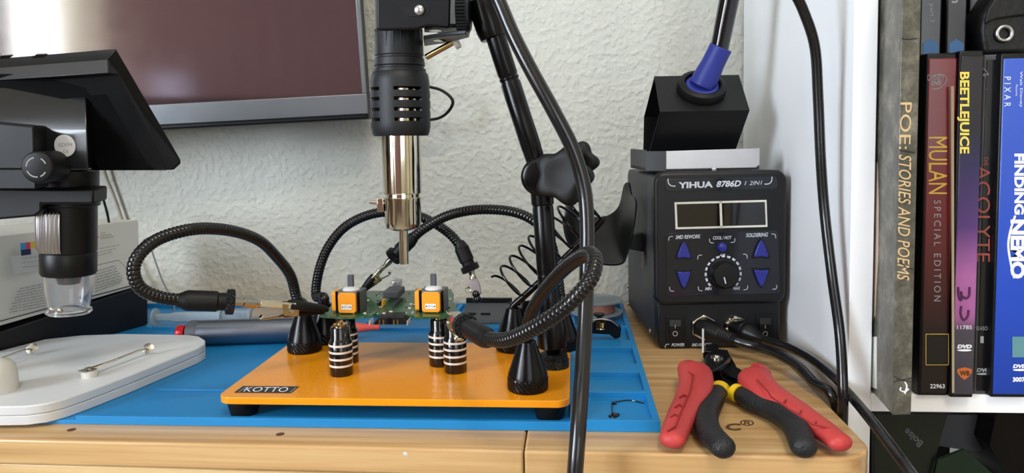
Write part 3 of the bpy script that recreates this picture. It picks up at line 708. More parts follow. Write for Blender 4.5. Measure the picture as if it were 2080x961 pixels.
bdg = obj('badge', MB().prism(c, (0, 0, 0.35)), mat('badge_dark_grey', '2C2B2D', 0.5), bp_, smooth=False)
up3 = V((0, 0, 0.36))
write('lettering', 'KOTTO', G(494, 797, zt) + up3, G(582, 797.5, zt) + up3, G(502, 787.5, zt) + up3, M_whiteprint, bdg, bold=0.0, lift=0.1)
lm = MB()
for q in ([(484, 796.5), (486, 796.5), (501, 786.5), (499, 786.5)], [(588, 797.5), (590, 797.5), (602, 787.5), (600, 787.5)], [(499, 786.5), (540, 786.5), (540, 786.9), (499, 786.9)]):
    lm.poly([G(x, y, zt + 0.36) + V((0, 0, 0.1)) for x, y in q])
obj('lettering', lm, M_dimprint, bdg, smooth=False)

# ================================================================== GOOSENECK ARMS
def cone_base(root, c, h=32, r=13.2, neck=4.2):
    kb = MB(); n = 64; prof = [(0, r * .95), (1.0, r), (8.2, r), (8.8, r * .97)]
    kv = []; kf = []; NK = 108; hs_k = [.6, 1.8, 3.0, 4.2, 5.4, 6.6, 7.8, 8.6]
    for i, h_ in enumerate(hs_k):
        for k in range(NK):
            th = 2 * math.pi * k / NK; q = (k + i * 1) % 3; rk = r * (.985 if i in (0, 7) else 1.0) - (.42 if q == 0 else (.1 if q == 1 else 0))
            kv.append(V(c) + V((math.cos(th) * rk, math.sin(th) * rk, h_)))
    for i in range(len(hs_k) - 1):
        for k in range(NK): kf.append((i * NK + k, i * NK + (k + 1) % NK, (i + 1) * NK + (k + 1) % NK, (i + 1) * NK + k))
    kf.append(tuple(range(NK - 1, -1, -1))); kf.append(tuple((len(hs_k) - 1) * NK + k for k in range(NK)))
    obj('knurled_ring', MB().lathe(c, UZ, [(0, r * .93), (.7, r * .96)], 48).add(kv, kf), M_blackmetal, root, angle=20)
    obj('cone', MB().lathe(c + UZ * 8.6, UZ, [(0, r * .98), (2.0, r * .96), (h - 11, neck + 1.8), (h - 9.5, neck + 1.4), (h - 8.6, neck)], 48), M_blackmetal, root)
def clip(root, a, b, up, scale=1.0, cover=True, flip=1):
    """alligator clip from ferrule end a to jaw tips b"""
    a, b = V(a), V(b); d = (b - a).normalized(); L = (b - a).length; s = d.cross(V(up)).normalized(); u = s.cross(d).normalized() * flip
    k = scale
    if cover == 'tips':
        obj('ferrule', MB().lathe(a - d * 2, d, [(0, 2.6), (5, 2.4), (6, 3.0), (8, 3.0)], 20), M_chrome, root)
        w = V((1, 0, 0)); w = (w - d * w.dot(d)).normalized(); g = w.cross(d)
        obj('clip_body', MB().prism([a + d * 4 - w * 3.0, a + d * 4 + w * 2.6, a + d * (L * .62) + w * 4.6, a + d * (L * .9) + w * 4.0, a + d * (L * .9) - w * 3.2, a + d * (L * .5) - w * 4.0], g * 4), M_steel, root, bev=0.6)
        obj('finger_tab', MB().tube(ringpts(a + d * (L * .66) - w * 5.6 + g * 2, d, w, 2.0, 16), .7, 8), M_chrome, root)
        for q_ in (.86, 1.08): obj('rubber_tip', MB().lathe(a + d * (L * q_) + g * 2 - w * 0, d, [(-3.2, .6), (-2.6, 2.2), (-1.2, 3.3), (.4, 3.5), (2, 2.8), (3, 1.4), (3.3, .2)], 20), M_blackgloss, root)
        return
    obj('ferrule', MB().lathe(a - d * 2, d, [(0, 2.6 * k), (L * .10, 2.5 * k), (L * .11, 3.1 * k), (L * .2, 3.0 * k), (L * .26, 2.3 * k), (L * .30, 2.0 * k)], 20), M_nickel, root)
    bx = lambda x0, x1, w0, w1, h0, h1, h2, h3: MB().add([a + d * x0 - s * w0 + u * h0, a + d * x0 + s * w0 + u * h0, a + d * x0 + s * w0 + u * h1, a + d * x0 - s * w0 + u * h1, a + d * x1 - s * w1 + u * h2, a + d * x1 + s * w1 + u * h2, a + d * x1 + s * w1 + u * h3, a + d * x1 - s * w1 + u * h3], [(0, 1, 2, 3), (7, 6, 5, 4), (0, 4, 5, 1), (1, 5, 6, 2), (2, 6, 7, 3), (3, 7, 4, 0)])
    obj('upper_jaw', bx(L * .24, L * .62, 2.2 * k, 3.6 * k, -1.5 * k, 2.6 * k, -0.5 * k, 3.6 * k), M_chrome, root, bev=0.6)
    obj('side_plate', MB().prism([a + d * (L * .46) + u * 2.2 * k + s * 3.3 * k, a + d * (L * .66) + u * 2.6 * k + s * 3.3 * k, a + d * (L * .68) - u * 5.0 * k + s * 3.3 * k, a + d * (L * .52) - u * 5.5 * k + s * 3.3 * k], -s * 6.6 * k), M_brass, root, bev=0.4)
    obj('pivot_pin', MB().lathe(a + d * L * .58 - u * 2 * k - s * 4.2 * k, s, [(0, 1.3 * k), (8.4 * k, 1.3 * k)], 16), M_steel, root)
    obj('lower_jaw', bx(L * .52, L * .98, 3.0 * k, 1.5 * k, -6.4 * k, -3.8 * k, -2.0 * k, -0.4 * k), M_blackmetal, root, bev=0.4)
    tp = a + d * (L * .50) - u * 6.0 * k; te = a + d * (L * .28) - u * 8.6 * k
    tab = MB().tube(spline([tp + d * 3, tp, te + d * 3, te, te + d * 1 + u * 2.2 * k], 5), 0.7 * k, 10, wide=3.6)
    obj('finger_tab', tab, M_chrome, root)
    if cover:
        obj('jaw_sleeve', MB().lathe(a + d * L * .56 + u * 1.2 * k, d, [(0, 3.4 * k), (1, 3.9 * k), (L * .2, 3.7 * k), (L * .40, 2.7 * k), (L * .46, 1.6 * k), (L * .47, 0.2)], 20), M_rubber, root)
def arm(name, label, base, path, sl, kb, tip, r=4.1, up=(0, 0, 1), group='flexible magnetic arms', slr=6.2, cover=True, clipscale=1.0, flip=1, sleeve_len=None):
    base = V(base); t = thing(name, base, label, 'flexible arm', group)
    cone_base(t, base)
    top = base + UZ * 31
    pts = [base + UZ * 30, base + UZ * 36] + path
    g = obj('gooseneck', ribbed(pts, r), M_rib, t)
    d = (V(sl[1]) - V(sl[0])).normalized(); L = (V(sl[1]) - V(sl[0])).length
    obj('sleeve', MB().lathe(sl[0], d, [(-3, r * .95), (0, r * 1.22), (2, slr * .92), (L * .15, slr), (L * .8, slr), (L * .83, slr * .86), (L, slr * .86)], 28), M_rubber, t)
    kp = V(sl[1]); obj('knurled_knob', MB().lathe(kp, d, [(0, slr * 1.0), (0.6, slr * 1.25), (5.0, slr * 1.25), (5.6, slr * 1.05), (5.8, 2)], 32), M_knurl, t)
    clip(t, kp + d * 6, tip, up, clipscale, cover, flip)
    return t
arm('flexible_arm', 'black gooseneck arm looping out to the left above the syringe', (G(607, 722, zt) + V((0, 13, 0))),
    [P(603, 606, 556), P(590, 560, 550), P(560, 520, 535), P(525, 488, 515), P(470, 469, 490), P(400, 465, 462), P(330, 482, 442), P(287, 512, 428), P(271, 548, 422), P(285, 585, 424), P(325, 604, 432), P(368, 610, 440)],
    (P(368, 610, 440), P(458, 613, 452)), None, P(662, 632, 500), r=4.1, slr=6.6, clipscale=1.05)
arm('flexible_arm', 'black gooseneck arm arching up behind the heat gun, its clip hanging free', (G(650, 703, zt) + V((0, 13, 0))),
    [P(642, 600, 592), P(648, 550, 594), P(668, 500, 596), P(705, 458, 598), P(760, 434, 598), P(820, 432, 597), P(870, 447, 595), P(912, 474, 592), P(935, 500, 590)],
    (P(935, 498, 590), P(952, 538, 588)), None, P(968, 604, 583), r=4.1, slr=6.0, cover='tips', up=(1, 0, 0), clipscale=.8)
arm('flexible_arm', 'black gooseneck arm behind the pole, clip gripping the back of the circuit board', (G(1140, 716, zt) + V((0, 11, 0))),
    [P(1138, 600, 566), P(1128, 530, 570), P(1112, 478, 572), P(1080, 446, 574), P(1035, 429, 575), P(970, 426, 576), P(910, 438, 576), P(862, 464, 576), P(838, 484, 577)],
    (P(838, 484, 577), P(806, 515, 578)), None, P(737, 592, 580), r=4.1, slr=5.8, cover=True, up=(0, -.3, 1), clipscale=.85)
arm('flexible_arm', 'black gooseneck arm bending toward the viewer in front of the pole', (G(1070, 804, zt) + V((0, 13, 0))),
    [P(1072, 668, 466), P(1082, 630, 455), P(1105, 592, 438), P(1140, 552, 415), P(1172, 526, 395), P(1198, 515, 378), P(1209, 532, 365), P(1196, 572, 356), P(1150, 622, 352), P(1090, 664, 358), P(1030, 690, 375), P(985, 688, 398)],
    (P(992, 689, 395), P(948, 664, 425)), None, P(912, 640, 498), r=4.1, slr=6.0, cover=False, up=(0, 0, 1), clipscale=1.25)

# ================================================================== PILLARS
def pillar_at(px, pyb): return G(px, pyb, zt) + V((0, 7.6, 0))
PBZ = 54.0
p0 = pillar_at(687, 767)
pr_ = thing('magnetic_pillar', p0, 'black pillar with pale rings under the left joystick, nearer of its pair', 'pillar', 'ringed pillars under the circuit board')
hP = PBZ - zt - 3.2
obj('post', MB().lathe(p0, UZ, [(0, 7.7), (0.5, 8), (23.5, 8), (25, 7.1), (26, 6.7), (hP - 1, 6.7), (hP, 6.0)], 40), M_blackgloss, pr_)
for k in range(4):
    z = 6.4 + 4.7 * k; obj('ring', MB().lathe(p0 + UZ * z, UZ, [(0, 7.9), (0.15, 8.12), (1.5, 8.12), (1.65, 7.9)], 40), M_ring, pr_)
obj('pin', MB().lathe(p0 + UZ * hP, UZ, [(0, 4.6), (1.6, 4.6), (1.6, 2), (3.1, 2)], 20), M_brass, pr_)
copy_thing(pr_, pillar_at(700, 741), 'black ringed pillar half hidden behind the left near pillar')
copy_thing(pr_, pillar_at(922, 761), 'black pillar with pale rings under the right joystick, nearer of its pair')
copy_thing(pr_, pillar_at(891, 747), 'black ringed pillar half hidden behind the right near pillar')

# ================================================================== CIRCUIT BOARD
zb = PBZ
out = [(650, 641), (700, 645), (757, 641), (760, 637), (838, 640), (842, 644), (905, 643), (926, 637), (927, 618), (921, 614), (922, 598), (915, 587), (846, 586), (842, 590), (735, 591), (722, 601), (700, 604), (674, 620)]
pcb = thing('circuit_board', G(790, 630, zb - 1.5), 'green game controller circuit board held on ringed pillars', 'circuit board')
obj('board', MB().prism([G(x, y, zb) - UZ * 1.5 for x, y in out], (0, 0, 1.5)), M_pcb, pcb, smooth=False)
def bbx(name, x0, x1, y0, y1, z0, z1, m, par=pcb, **k):
    a, b = G(x0, y0, zb), G(x1, y1, zb); return obj(name, MB().box(min(a.x, b.x), max(a.x, b.x), min(a.y, b.y), max(a.y, b.y), zb + z0, zb + z1), m, par, **k)
# joystick modules are separate components soldered on: parts of the board
def joystick(px, py):
    c = G(px, py, zb); w = 8.8; a = math.radians(-3); ex = V((math.cos(a), math.sin(a), 0)); ey = V((-math.sin(a), math.cos(a), 0))
    cy_ = c + ey * w
    h = 15.6
    j = obj('joystick_module', MB().box(-w, w, -w + 1, w, 0, h, cy_, (ex, ey, UZ)), mat('dull_grey_metal', '6A6C6E', 0.4, metal=0.5), pcb, bev=0.5)
    obj('frame_edge', MB().box(-w - .2, -w + 1.6, -w + .6, -w + 2, 0, h + .3, cy_, (ex, ey, UZ)).box(w - 1.6, w + .2, -w + .6, -w + 2, 0, h + .3, cy_, (ex, ey, UZ)), M_blackmetal, j, bev=0.2)
    obj('orange_cap', MB().prism([cy_ + ex * (-6.4 + x) - ey * (w - .8) + UZ * (0.6 + z) for x, z in rrect(13.4, 14.6, 2.2)], -ey * 2.6), M_hotor, j, bev=0.5)
    obj('orange_cap', MB().prism([cy_ - ex * (w - .5) + ey * (-6.4 + x) + UZ * (0.6 + z) for x, z in rrect(12.8, 14.4, 2.0)], -ex * 4.4), M_hotor, j, bev=0.5)
    lb = obj('label', MB().prism([cy_ + ex * (-3.8 + x) - ey * (w + 1.8) + UZ * (3.3 + z) for x, z in rrect(7.6, 3.6, .4)], -ey * .2), M_whiteprint, j, smooth=False)
    for x in (-2.9, 2.9): obj('marking', MB().lathe(cy_ + ex * x - ey * (w + 2.0) + UZ * 5.1, -ey, [(0, .55), (.1, .55)], 12), M_ink, lb)
    b0 = cy_ + ex * -1.7 - ey * (w + 2.02) + UZ * 4.1
    write('marking', '(S1)', b0, b0 + ex * 3.4, b0 + UZ * 2.0, M_ink, lb, lift=0.08)
    obj('dome', MB().lathe(cy_ + UZ * (h - .5), UZ, [(0, 6.4), (1.2, 6.2), (2.2, 5.0), (2.8, 3.2), (3.1, 1.5), (3.2, 0)], 28), M_off, j)
    obj('shaft', MB().box(-2.1, 2.1, -1.5, 1.5, h + 2.0, h + 11.0, cy_, (ex, ey, UZ)), M_grey, j, bev=0.4)
    for x in (-5, 5): obj('solder_tab', MB().box(x - .7, x + .7, -w - 1, -w, -4, 1, cy_, (ex, ey, UZ)), M_brass, j, smooth=False)
joystick(706, 637); joystick(876, 635.5)
# connector hanging under the middle
q = [P(758, 660, G(757, 641, zb).y - 3), P(829, 660, G(829, 641, zb).y - 3), P(820, 643, G(829, 641, zb).y - 3), P(767, 643, G(757, 641, zb).y - 3)]
cn = obj('bottom_connector', MB().prism(q, (0, 14, 0)), M_plastic, pcb, bev=0.8)
for x in (771, 779, 800, 808): pz = P(x, 653, q[0].y - .2); obj('contact_pin', MB().box(pz.x - .5, pz.x + .5, pz.y - .2, pz.y + .5, pz.z - 2.2, pz.z + 1.2), mat('dull_brass', '6E5A35', .4, metal=.6), cn, smooth=False)
pz = P(792, 653, q[0].y - .2); obj('jack_hole', MB().lathe(pz, -UY, [(0, 2.2), (.1, 2.2)], 20), M_lcd, cn)
for x0, x1 in ((750, 758), (826, 834)): bbx('corner_pad', x0, x1, 648, 640, -4.5, -1.6, M_offwarm, smooth=False)
bbx('shield_can', 778, 823, 612, 600, 2, 7.6, M_grey, bev=0.8)
bbx('shield_can', 797, 818, 600, 594, 6, 11.5, M_steel, bev=0.8)
bbx('screen_flex', 797, 816, 625, 612, 0, 2.6, M_ink, smooth=False)
yc = bbx('test_socket', 775, 784, 624, 619, 0.1, 5, mat('yellow_part', 'D9A62C', 0.4), bev=0.3); bbx('screen_flex', 768, 776, 622, 616, 0.1, 2.6, M_ink, smooth=False)
rr_ = random.Random(3)
sm = MB(); sd = MB()
for _ in range(120):
    px = rr_.uniform(722, 915); py = rr_.uniform(594, 638)
    if 845 < px < 905 or (776 < px < 825 and py < 626): continue
    p = G(px, py, zb); w_, d_ = rr_.choice(((1.4, .8), (.7, 1.2), (2.2, 1.3), (.6, .6)))
    (sm if rr_.random() < .55 else sd).box(p.x - w_ / 2, p.x + w_ / 2, p.y - d_ / 2, p.y + d_ / 2, zb, zb + .6)
for mb_, m_2 in ((sm, M_ring), (sd, M_ink)):
    o = obj('chip_components', mb_, m_2, pcb, smooth=False); o['kind'] = 'stuff'

# ================================================================== POLE AND ARTICULATED ARM
YP = 520
pb = G(1124, 754, zt) + V((0, 11, 0))
ar = thing('articulated_arm', pb, 'black tubular stand with large star knob holding the heat gun', 'arm stand')
obj('base_disc', MB().lathe(pb, UZ, [(0, 10.4), (.4, 10.8), (5.2, 10.8), (5.6, 10.2), (8.6, 9.8), (9.2, 9)], 48), M_knurl, ar)
YP = pb.y
ptop = P(1101, 395, YP); pbt = V((pb.x, pb.y, pb.z)); pax = (ptop - pb); PLn = pax.length; pax.normalize()
zz = lambda py: (P(1105, py, YP) - pb).dot(pax)
obj('threaded_stem', MB().lathe(pb + UZ * 8, pax, [(0, 5)] + [(1 + .5 * k, 5.0 if k % 2 else 4.3) for k in range(24)], 24), M_blackmetal, ar)
obj('pole', MB().lathe(pb, pax, [(zz(706), 9.0), (zz(704), 10.2), (zz(662), 10.2), (zz(650), 9.4), (zz(634), 8.6), (zz(630), 7.3), (zz(572), 7.3), (zz(570), 6.9), (zz(566), 6.9), (zz(564), 7.2), (zz(558), 7.2), (zz(556), 7.0), (zz(552), 7.3), (zz(422), 7.3), (zz(420), 7.0), (zz(416), 7.0), (zz(414), 7.8), (zz(380), 8.0)], 40), M_blackmetal, ar)
ball = P(1098, 358, YP)
obj('elbow', MB().lathe(ball + UY * 9, -UY, [(0, 12), (1, 13.2), (17, 13.2), (18, 12.4), (19, 10)], 40).lathe(ball - pax * 12, pax, [(0, 7.8), (18, 7.8)], 32), M_blackmetal, ar, bev=0.5)
ub = P(1094, 345, YP); ut = P(1004, 66, YP); ua = (ut - ub).normalized(); UL = (ut - ub).length
kq = lambda py: (P(1094 - (345 - py) * 90 / 279, py, YP) - ub).dot(ua)
obj('upper_tube', MB().lathe(ub, ua, [(0, 6.6), (kq(330), 6.6), (kq(302), 6.8), (kq(300), 7.0), (kq(170), 7.0), (kq(166), 6.3), (kq(163), 6.3), (kq(161), 6.9), (kq(158), 6.9), (kq(156), 6.3), (kq(150), 6.9), (kq(75), 6.9)], 36), M_blackmetal, ar)
obj('swivel_head', MB().lathe(P(1003, 78, YP), ua, [(0, 9.0), (6, 10.2), (22, 10.4), (27, 9.4), (29, 7)], 36), M_blackmetal, ar, bev=0.4)
# star knob, its axis toward the viewer and a little to the right
kc_ = P(1150, 358, YP - 8); ka = V((-0.28, -0.94, 0.1)).normalized()
e1_ = V((1, 0, 0)); e1_ = (e1_ - ka * e1_.dot(ka)).normalized(); e2_ = ka.cross(e1_)
def starpts(sc, n=100):
    out = []
    for k in range(n):
        th = 2 * math.pi * k / n; r = 18.2 * sc + 2.5 * math.cos(5 * th + 0.2) * max(0, (sc - .4) / .6) ** 2; out.append((e1_ * math.cos(th) + e2_ * math.sin(th)) * r)
    return out
skb = MB(); layers = [(-2, .80), (0, .93), (1.5, .98), (3, 1.0), (9, 1.0), (11, .98), (12.6, .93), (13.6, .84), (14, .6), (13, .4)]
vs = []; nS = 100
for h_, sc in layers: vs += [kc_ + ka * h_ + p for p in starpts(sc)]
fs = [(i * nS + k, i * nS + (k + 1) % nS, (i + 1) * nS + (k + 1) % nS, (i + 1) * nS + k) for i in range(len(layers) - 1) for k in range(nS)]
fs += [tuple(range(nS - 1, -1, -1)), tuple((len(layers) - 1) * nS + k for k in range(nS))]
skb.add(vs, fs)
obj('star_knob', skb, M_rubber, ar, angle=60)
obj('knob_bolt', MB().tube([ball, kc_ + ka * 0], 5, 16), M_blackmetal, ar)
kc2 = P(1178, 330, YP + 10)
skb2 = MB().add([v + (kc2 - kc_) for v in [kc_ + (v_ - kc_) * 0.72 for v_ in vs]], fs)
obj('star_knob', skb2, M_rubber, ar, angle=60)
obj('knob_bolt', MB().tube([ball + UY * 6, kc2], 3.5, 14), M_blackmetal, ar)
# clamp that grips the gun
sp1, sp2 = P(975, 22, YP), P(944, 22, YP)
obj('spindle', MB().tube([sp1 + (sp1 - sp2) * .3, sp2], 4.0, 16), M_blackmetal, ar)
kw_ = MB(); wc_ = P(950, 28, YP - 8); gp_ = []
for k in range(120): th = 2 * math.pi * k / 120; gp_.append(wc_ + (UY * math.cos(th) + UZ * math.sin(th)) * (15.0 if k % 3 else 14.1))
kw_.prism(gp_, -UX * 6.5); kw_.lathe(wc_ + UX * 1.8, -UX, [(0, 11), (1.8, 13.6), (2.0, 13.8)], 48)
obj('knurled_wheel', kw_, mat('satin_dark_metal', '1B1D20', 0.38, metal=0.5), ar, smooth=False)
YC = 498
cl = [P(764, -30, YC), P(764, 56, YC), P(768, 62, YC), P(846, 60, YC), P(868, 53, YC), P(913, 57, YC), P(915, -30, YC)]
cb_ = MB().prism(cl, (0, 4, 0)); obj('clamp_plate', cb_, mat('satin_dark_metal', '1B1D20', 0.38, metal=0.5), ar, bev=1.6, seg=3)
obj('clamp_side', MB().prism([P(890, -30, YC + 4), P(890, 50, YC + 4), P(912, 54, YC + 4), P(914, -30, YC + 4)], (0, 36, 0)), M_plastic, ar, bev=0.6)
sl_ = MB().prism([P(847 + 12 * math.cos(math.radians(a)) + (13 if math.cos(math.radians(a)) > 0 else -13), 21 - 12.5 * math.sin(math.radians(a)), YC - .05) for a in range(0, 360, 12)], (0, -.25, 0))
obj('slot', sl_, M_rubber, ar, smooth=False)
obj('slot_bolt', MB().lathe(P(852, 21, YC - .3), -UY, [(0, 3.4), (1.5, 3.3), (2.3, 2.2), (2.5, 0)], 20), M_steel, ar)
for pts_, ref, hole in ((((862, 60), (880, 55), (935, 56), (951, 65), (949, 75), (925, 76), (905, 71), (884, 66), (862, 66)), (870, 55), (884, 62)), (((860, 80), (905, 73), (946, 69), (953, 76), (915, 86), (862, 94)), (900, 76), (893, 82))):
    zj = P(ref[0], ref[1], YC + 2).z
    jw = obj('clamp_jaw', MB().prism([G(x, y, zj) for x, y in pts_], (0, 0, 2.6)), mat('satin_dark_metal', '1B1D20', 0.38, metal=0.5), ar, bev=0.5)
    obj('jaw_hole', MB().prism([G(hole[0] + 13 * math.cos(math.radians(a)), hole[1] + 2.6 * math.sin(math.radians(a)), zj - .05) for a in range(0, 360, 20)], (0, 0, -.2)), M_lcd, jw, smooth=False)
obj('clamp_screw', MB().tube([P(866, 116, YC + 30), P(922, 85, YC + 26)], 2.2, 14), M_brass, ar)
obj('wing_nut', MB().lathe(P(928, 88, YC + 24), (P(858, 120, YC + 30) - P(922, 85, YC + 26)).normalized(), [(-2, 2), (-1.5, 4), (1.5, 4), (2, 2)], 20), M_offwarm, ar)

# ================================================================== HEAT GUN
YG = 528
ga, gb = P(810, 60, YG), P(821, 536, YG); gax = (ga - gb).normalized()
hg = thing('heat_gun', gb, 'black hot air gun with polished steel barrel hanging nozzle down', 'heat gun')
gz = lambda py: (P(810 + (py - 60) * 11 / 476, py, YG) - gb).dot(gax)
def pxr(px): return px / 1500 * YG
obj('nozzle', MB().lathe(gb, gax, [(0, 2.0), (0, 3.3), (gz(466), 3.3), (gz(464), 4)], 32), M_chrome, hg)
obj('nozzle_cup', MB().lathe(gb, gax, [(gz(466), 9.5), (gz(462), 12.3), (gz(452), 13.2), (gz(408), 13.2), (gz(404), 13.5), (gz(401), 13.5), (gz(400), 12.7), (gz(392), 12.6)], 48), M_chrome, hg)
obj('barrel', MB().lathe(gb, gax, [(gz(393), 13.2), (gz(391), 14.0), (gz(250), 14.2), (gz(248), 12)], 56), M_chrome, hg)
# body shell with real slots: a lathe grid with faces left out, over a dark core
def slotted_shell():
    n = 72; ys = [276, 270, 258, 247, 240, 227, 220, 206, 199, 186, 179, 165, 152, 146]
    rr = [19.4, 20.4, 21.2, 21.3, 21.3, 21.4, 21.4, 21.4, 21.4, 21.3, 21.3, 21.0, 20.2, 18.5]
    prof = [(gz(y), r) for y, r in zip(ys, rr)]; prof_in = [(h, r - 1.8) for h, r in prof]
    a = gax; e1 = (V((1, 0, 0)) - a * a.x).normalized(); e2 = a.cross(e1); mb = MB(); vs = []; fs = []
    for pr2 in (prof, prof_in):
        for h, r in pr2:
            for k in range(n): th = 2 * math.pi * k / n; vs.append(gb + a * h + (e1 * math.cos(th) + e2 * math.sin(th)) * r)
    NR = len(prof); off = NR * n
    slots = (3, 5, 7, 9)
    def isslot(i, k):
        if i not in slots: return False
        return (k % 18) in (1, 2, 3, 4, 5, 6, 7, 8, 9, 10, 11, 12)
    rot = 1
    def S_(i, k): return isslot(i, (k + rot) % n)
    for i in range(NR - 1):
        for k in range(n):
            k2 = (k + 1) % n; q = (i * n + k, i * n + k2, (i + 1) * n + k2, (i + 1) * n + k)
            if not S_(i, k): fs.append(q); fs.append(tuple(off + x for x in reversed(q)))
            else:
                if not S_(i, (k - 1) % n): fs.append((i * n + k, (i + 1) * n + k, off + (i + 1) * n + k, off + i * n + k))
                if not S_(i, k2): fs.append(((i + 1) * n + k2, i * n + k2, off + i * n + k2, off + (i + 1) * n + k2))
                fs.append((i * n + k2, i * n + k, off + i * n + k, off + i * n + k2)); fs.append(((i + 1) * n + k, (i + 1) * n + k2, off + (i + 1) * n + k2, off + (i + 1) * n + k))
    for k in range(n):
        k2 = (k + 1) % n; fs.append((k2, k, off + k, off + k2)); j = (NR - 1) * n; fs.append((j + k, j + k2, off + j + k2, off + j + k))
    return mb.add(vs, fs)
obj('vented_shell', slotted_shell(), M_gunplastic, hg, bev=0)
obj('inner_tube', MB().lathe(gb, gax, [(gz(262), 11.0), (gz(160), 11.0)], 40), M_chrome, hg)
obj('shell_collar', MB().lathe(gb, gax, [(gz(150), 18.4), (gz(146), 18.8), (gz(141), 18.6), (gz(139), 17.2), (gz(136), 17.2), (gz(134), 18.2), (gz(120), 17.6), (gz(118), 16.8), (gz(115), 16.8), (gz(113), 17.4), (gz(66), 16.6)], 56), M_gunplastic, hg)
ribs = MB(); e1g = (V((1, 0, 0)) - gax * gax.x).normalized(); e2g = gax.cross(e1g)
for k in range(20):
    th = 2 * math.pi * k / 20; dr = e1g * math.cos(th) + e2g * math.sin(th)
    ribs.tube([gb + gax * gz(98) + dr * 16.4, gb + gax * gz(60) + dr * 16.2], 0.8, 8)
obj('grip_ribs', ribs, M_rubber, hg)
obj('handle', MB().lathe(gb, gax, [(gz(68), 16.2), (gz(40), 16.2), (gz(-60), 16.2), (gz(-260), 15), (gz(-300), 9)], 48), M_gunplastic, hg)
ns = P(777, 413, YG - 3)
obj('clamp_lug', MB().box(ns.x - 3.5, ns.x + 1.5, ns.y - 3, ns.y + 3, ns.z - 6, ns.z + 4), M_chrome, hg, bev=0.6)
obj('clamp_screw', MB().tube([ns + V((2, -1, 0)), ns + V((-9, -1, 1))], 1.3, 12), M_chrome, hg)
hs = [V((gb + gax * gz(-300))), P(840, -330, 500), P(930, -160, 470), P(990, -40, 452), P(1012, 0, 448), P(1042, 70, 445), P(1080, 145, 442), P(1124, 225, 440), P(1162, 300, 440), P(1184, 370, 440), P(1192, 440, 438), P(1192, 540, 432), P(1188, 660, 420), P(1181, 780, 404), P(1174, 880, 390), P(1168, 961, 384), P(1160, 1080, 380), P(1150, 1250, 380)]
obj('air_hose', MB().tube(spline(hs, 10), 4.45, 20), M_hose, hg)

# ================================================================== SPRING IRON REST
sb = G(1043, 719, zt) + V((0, 13, 0))
sr = thing('spring_iron_rest', sb, 'black coiled spring iron rest leaning right on a cone base', 'iron rest')
cone_base(sr, sb, h=33, r=14.5, neck=5)
rod = [sb + UZ * 30, P(1034, 640, sb.y), P(1042, 622, sb.y - 1), P(1070, 597, sb.y - 2), P(1110, 560, sb.y - 3), P(1160, 512, sb.y - 4), P(1200, 472, sb.y - 5), P(1222, 448, sb.y - 5), P(1222, 440, sb.y - 5)]
obj('rod', MB().tube(spline(rod, 6), 2.6, 14), M_blackmetal, sr)
a_, b_ = P(1023, 585, sb.y - 2), P(1200, 405, sb.y - 5)
ad_ = (b_ - a_).normalized(); LL = (b_ - a_).length; f1 = UY.copy(); f1 = (f1 - ad_ * f1.dot(ad_)).normalized(); f2 = ad_.cross(f1)
hp_ = []
NT = 9
for k in range(NT * 24 + 1):
    t = k / (NT * 24); th = 2 * math.pi * NT * t; rr1 = 13.5 * min(1, .9 + t * .3)
    s_ = t * LL + (0 if k > 24 else 0)
    lean = 5.0 * math.cos(th)   # the turns lean, so they show as slanted loops
    hp_.append(a_ + ad_ * (s_) + (f1 * math.sin(th) + f2 * math.cos(th)) * rr1 + UX * 0)
obj('spring_coil', MB().tube(hp_, 0.95, 8), M_blackmetal, sr)
for i, (dx, dz) in enumerate(((-8, 2), (6, 4))): pass
bc_ = thing('spring_clamp', sb + V((10, 16, 30)), 'small black spiky clamp tangle behind the iron rest cone', 'clamp')
cm = MB()
c0_ = sb + V((4, 19, 12))
for k in range(7):
    th = math.radians(-20 + 33 * k); q0 = c0_ + V((0, 0, 14)); q1 = q0 + V((math.cos(th) * 12, 2, math.sin(th) * 9)); cm.tube([q0, q0 + (q1 - q0) * .6 + V((0, 0, 1.5)), q1], [2.4, 2.0, 0.9], 8)
cm.lathe(c0_ - UZ * 8.5, UZ, [(0, 7), (6, 6), (12, 4), (24, 4)], 20)
obj('claw', cm, M_blackmetal, bc_, bev=0)

# ================================================================== DIGITAL MICROSCOPE
YM = 490
ZD = 0.0
ms_base_c = G(140, 760, 12)
mi = thing('digital_microscope', (ms_base_c.x, ms_base_c.y, ZM), 'black digital microscope on a white base at the left, lens pointing down', 'microscope')
# white base: rounded outline on the mat
ZB0, ZB1 = 2.7, 15.2
bo = [G(x, y, ZB1) for x, y in ((-190, 828), (-60, 827), (50, 825), (92, 820), (130, 811), (180, 794), (260, 764), (400, 708), (416, 699), (417, 691), (404, 683), (380, 680), (250, 678), (165, 681), (90, 689), (20, 706), (-120, 740), (-260, 780))]
cen = V((sum(p.x for p in bo) / len(bo), sum(p.y for p in bo) / len(bo), 0))
obo = bo
CC = G(301, 659, 3.0); _pq = G(20, 706, ZB1); _pq.z = 3.0; CD = (_pq - CC).normalized(); CN = V((CD.y, -CD.x, 0)) * 1.0
if CN.x > 0: CN = -CN          # points away from the viewer, into the case
for _i, _p in enumerate(bo):
    _s = (_p - CC).dot(CN) + 2.0
    if _s > 0: bo[_i] = _p - CN * _s
def base_slab(z0, z1, sc=1.0):
    return MB().prism([V((cen.x + (p.x - cen.x) * sc, cen.y + (p.y - cen.y) * sc, z0)) for p in obo], (0, 0, z1 - z0))
obj('base', base_slab(8.9, ZB1), M_off, mi, bev=.9, seg=3, angle=50)
obj('base_tray', base_slab(ZB0, 8.8, .999), M_off, mi, bev=.5, seg=2, angle=50)
dmc = G(-8, 795, ZB1)
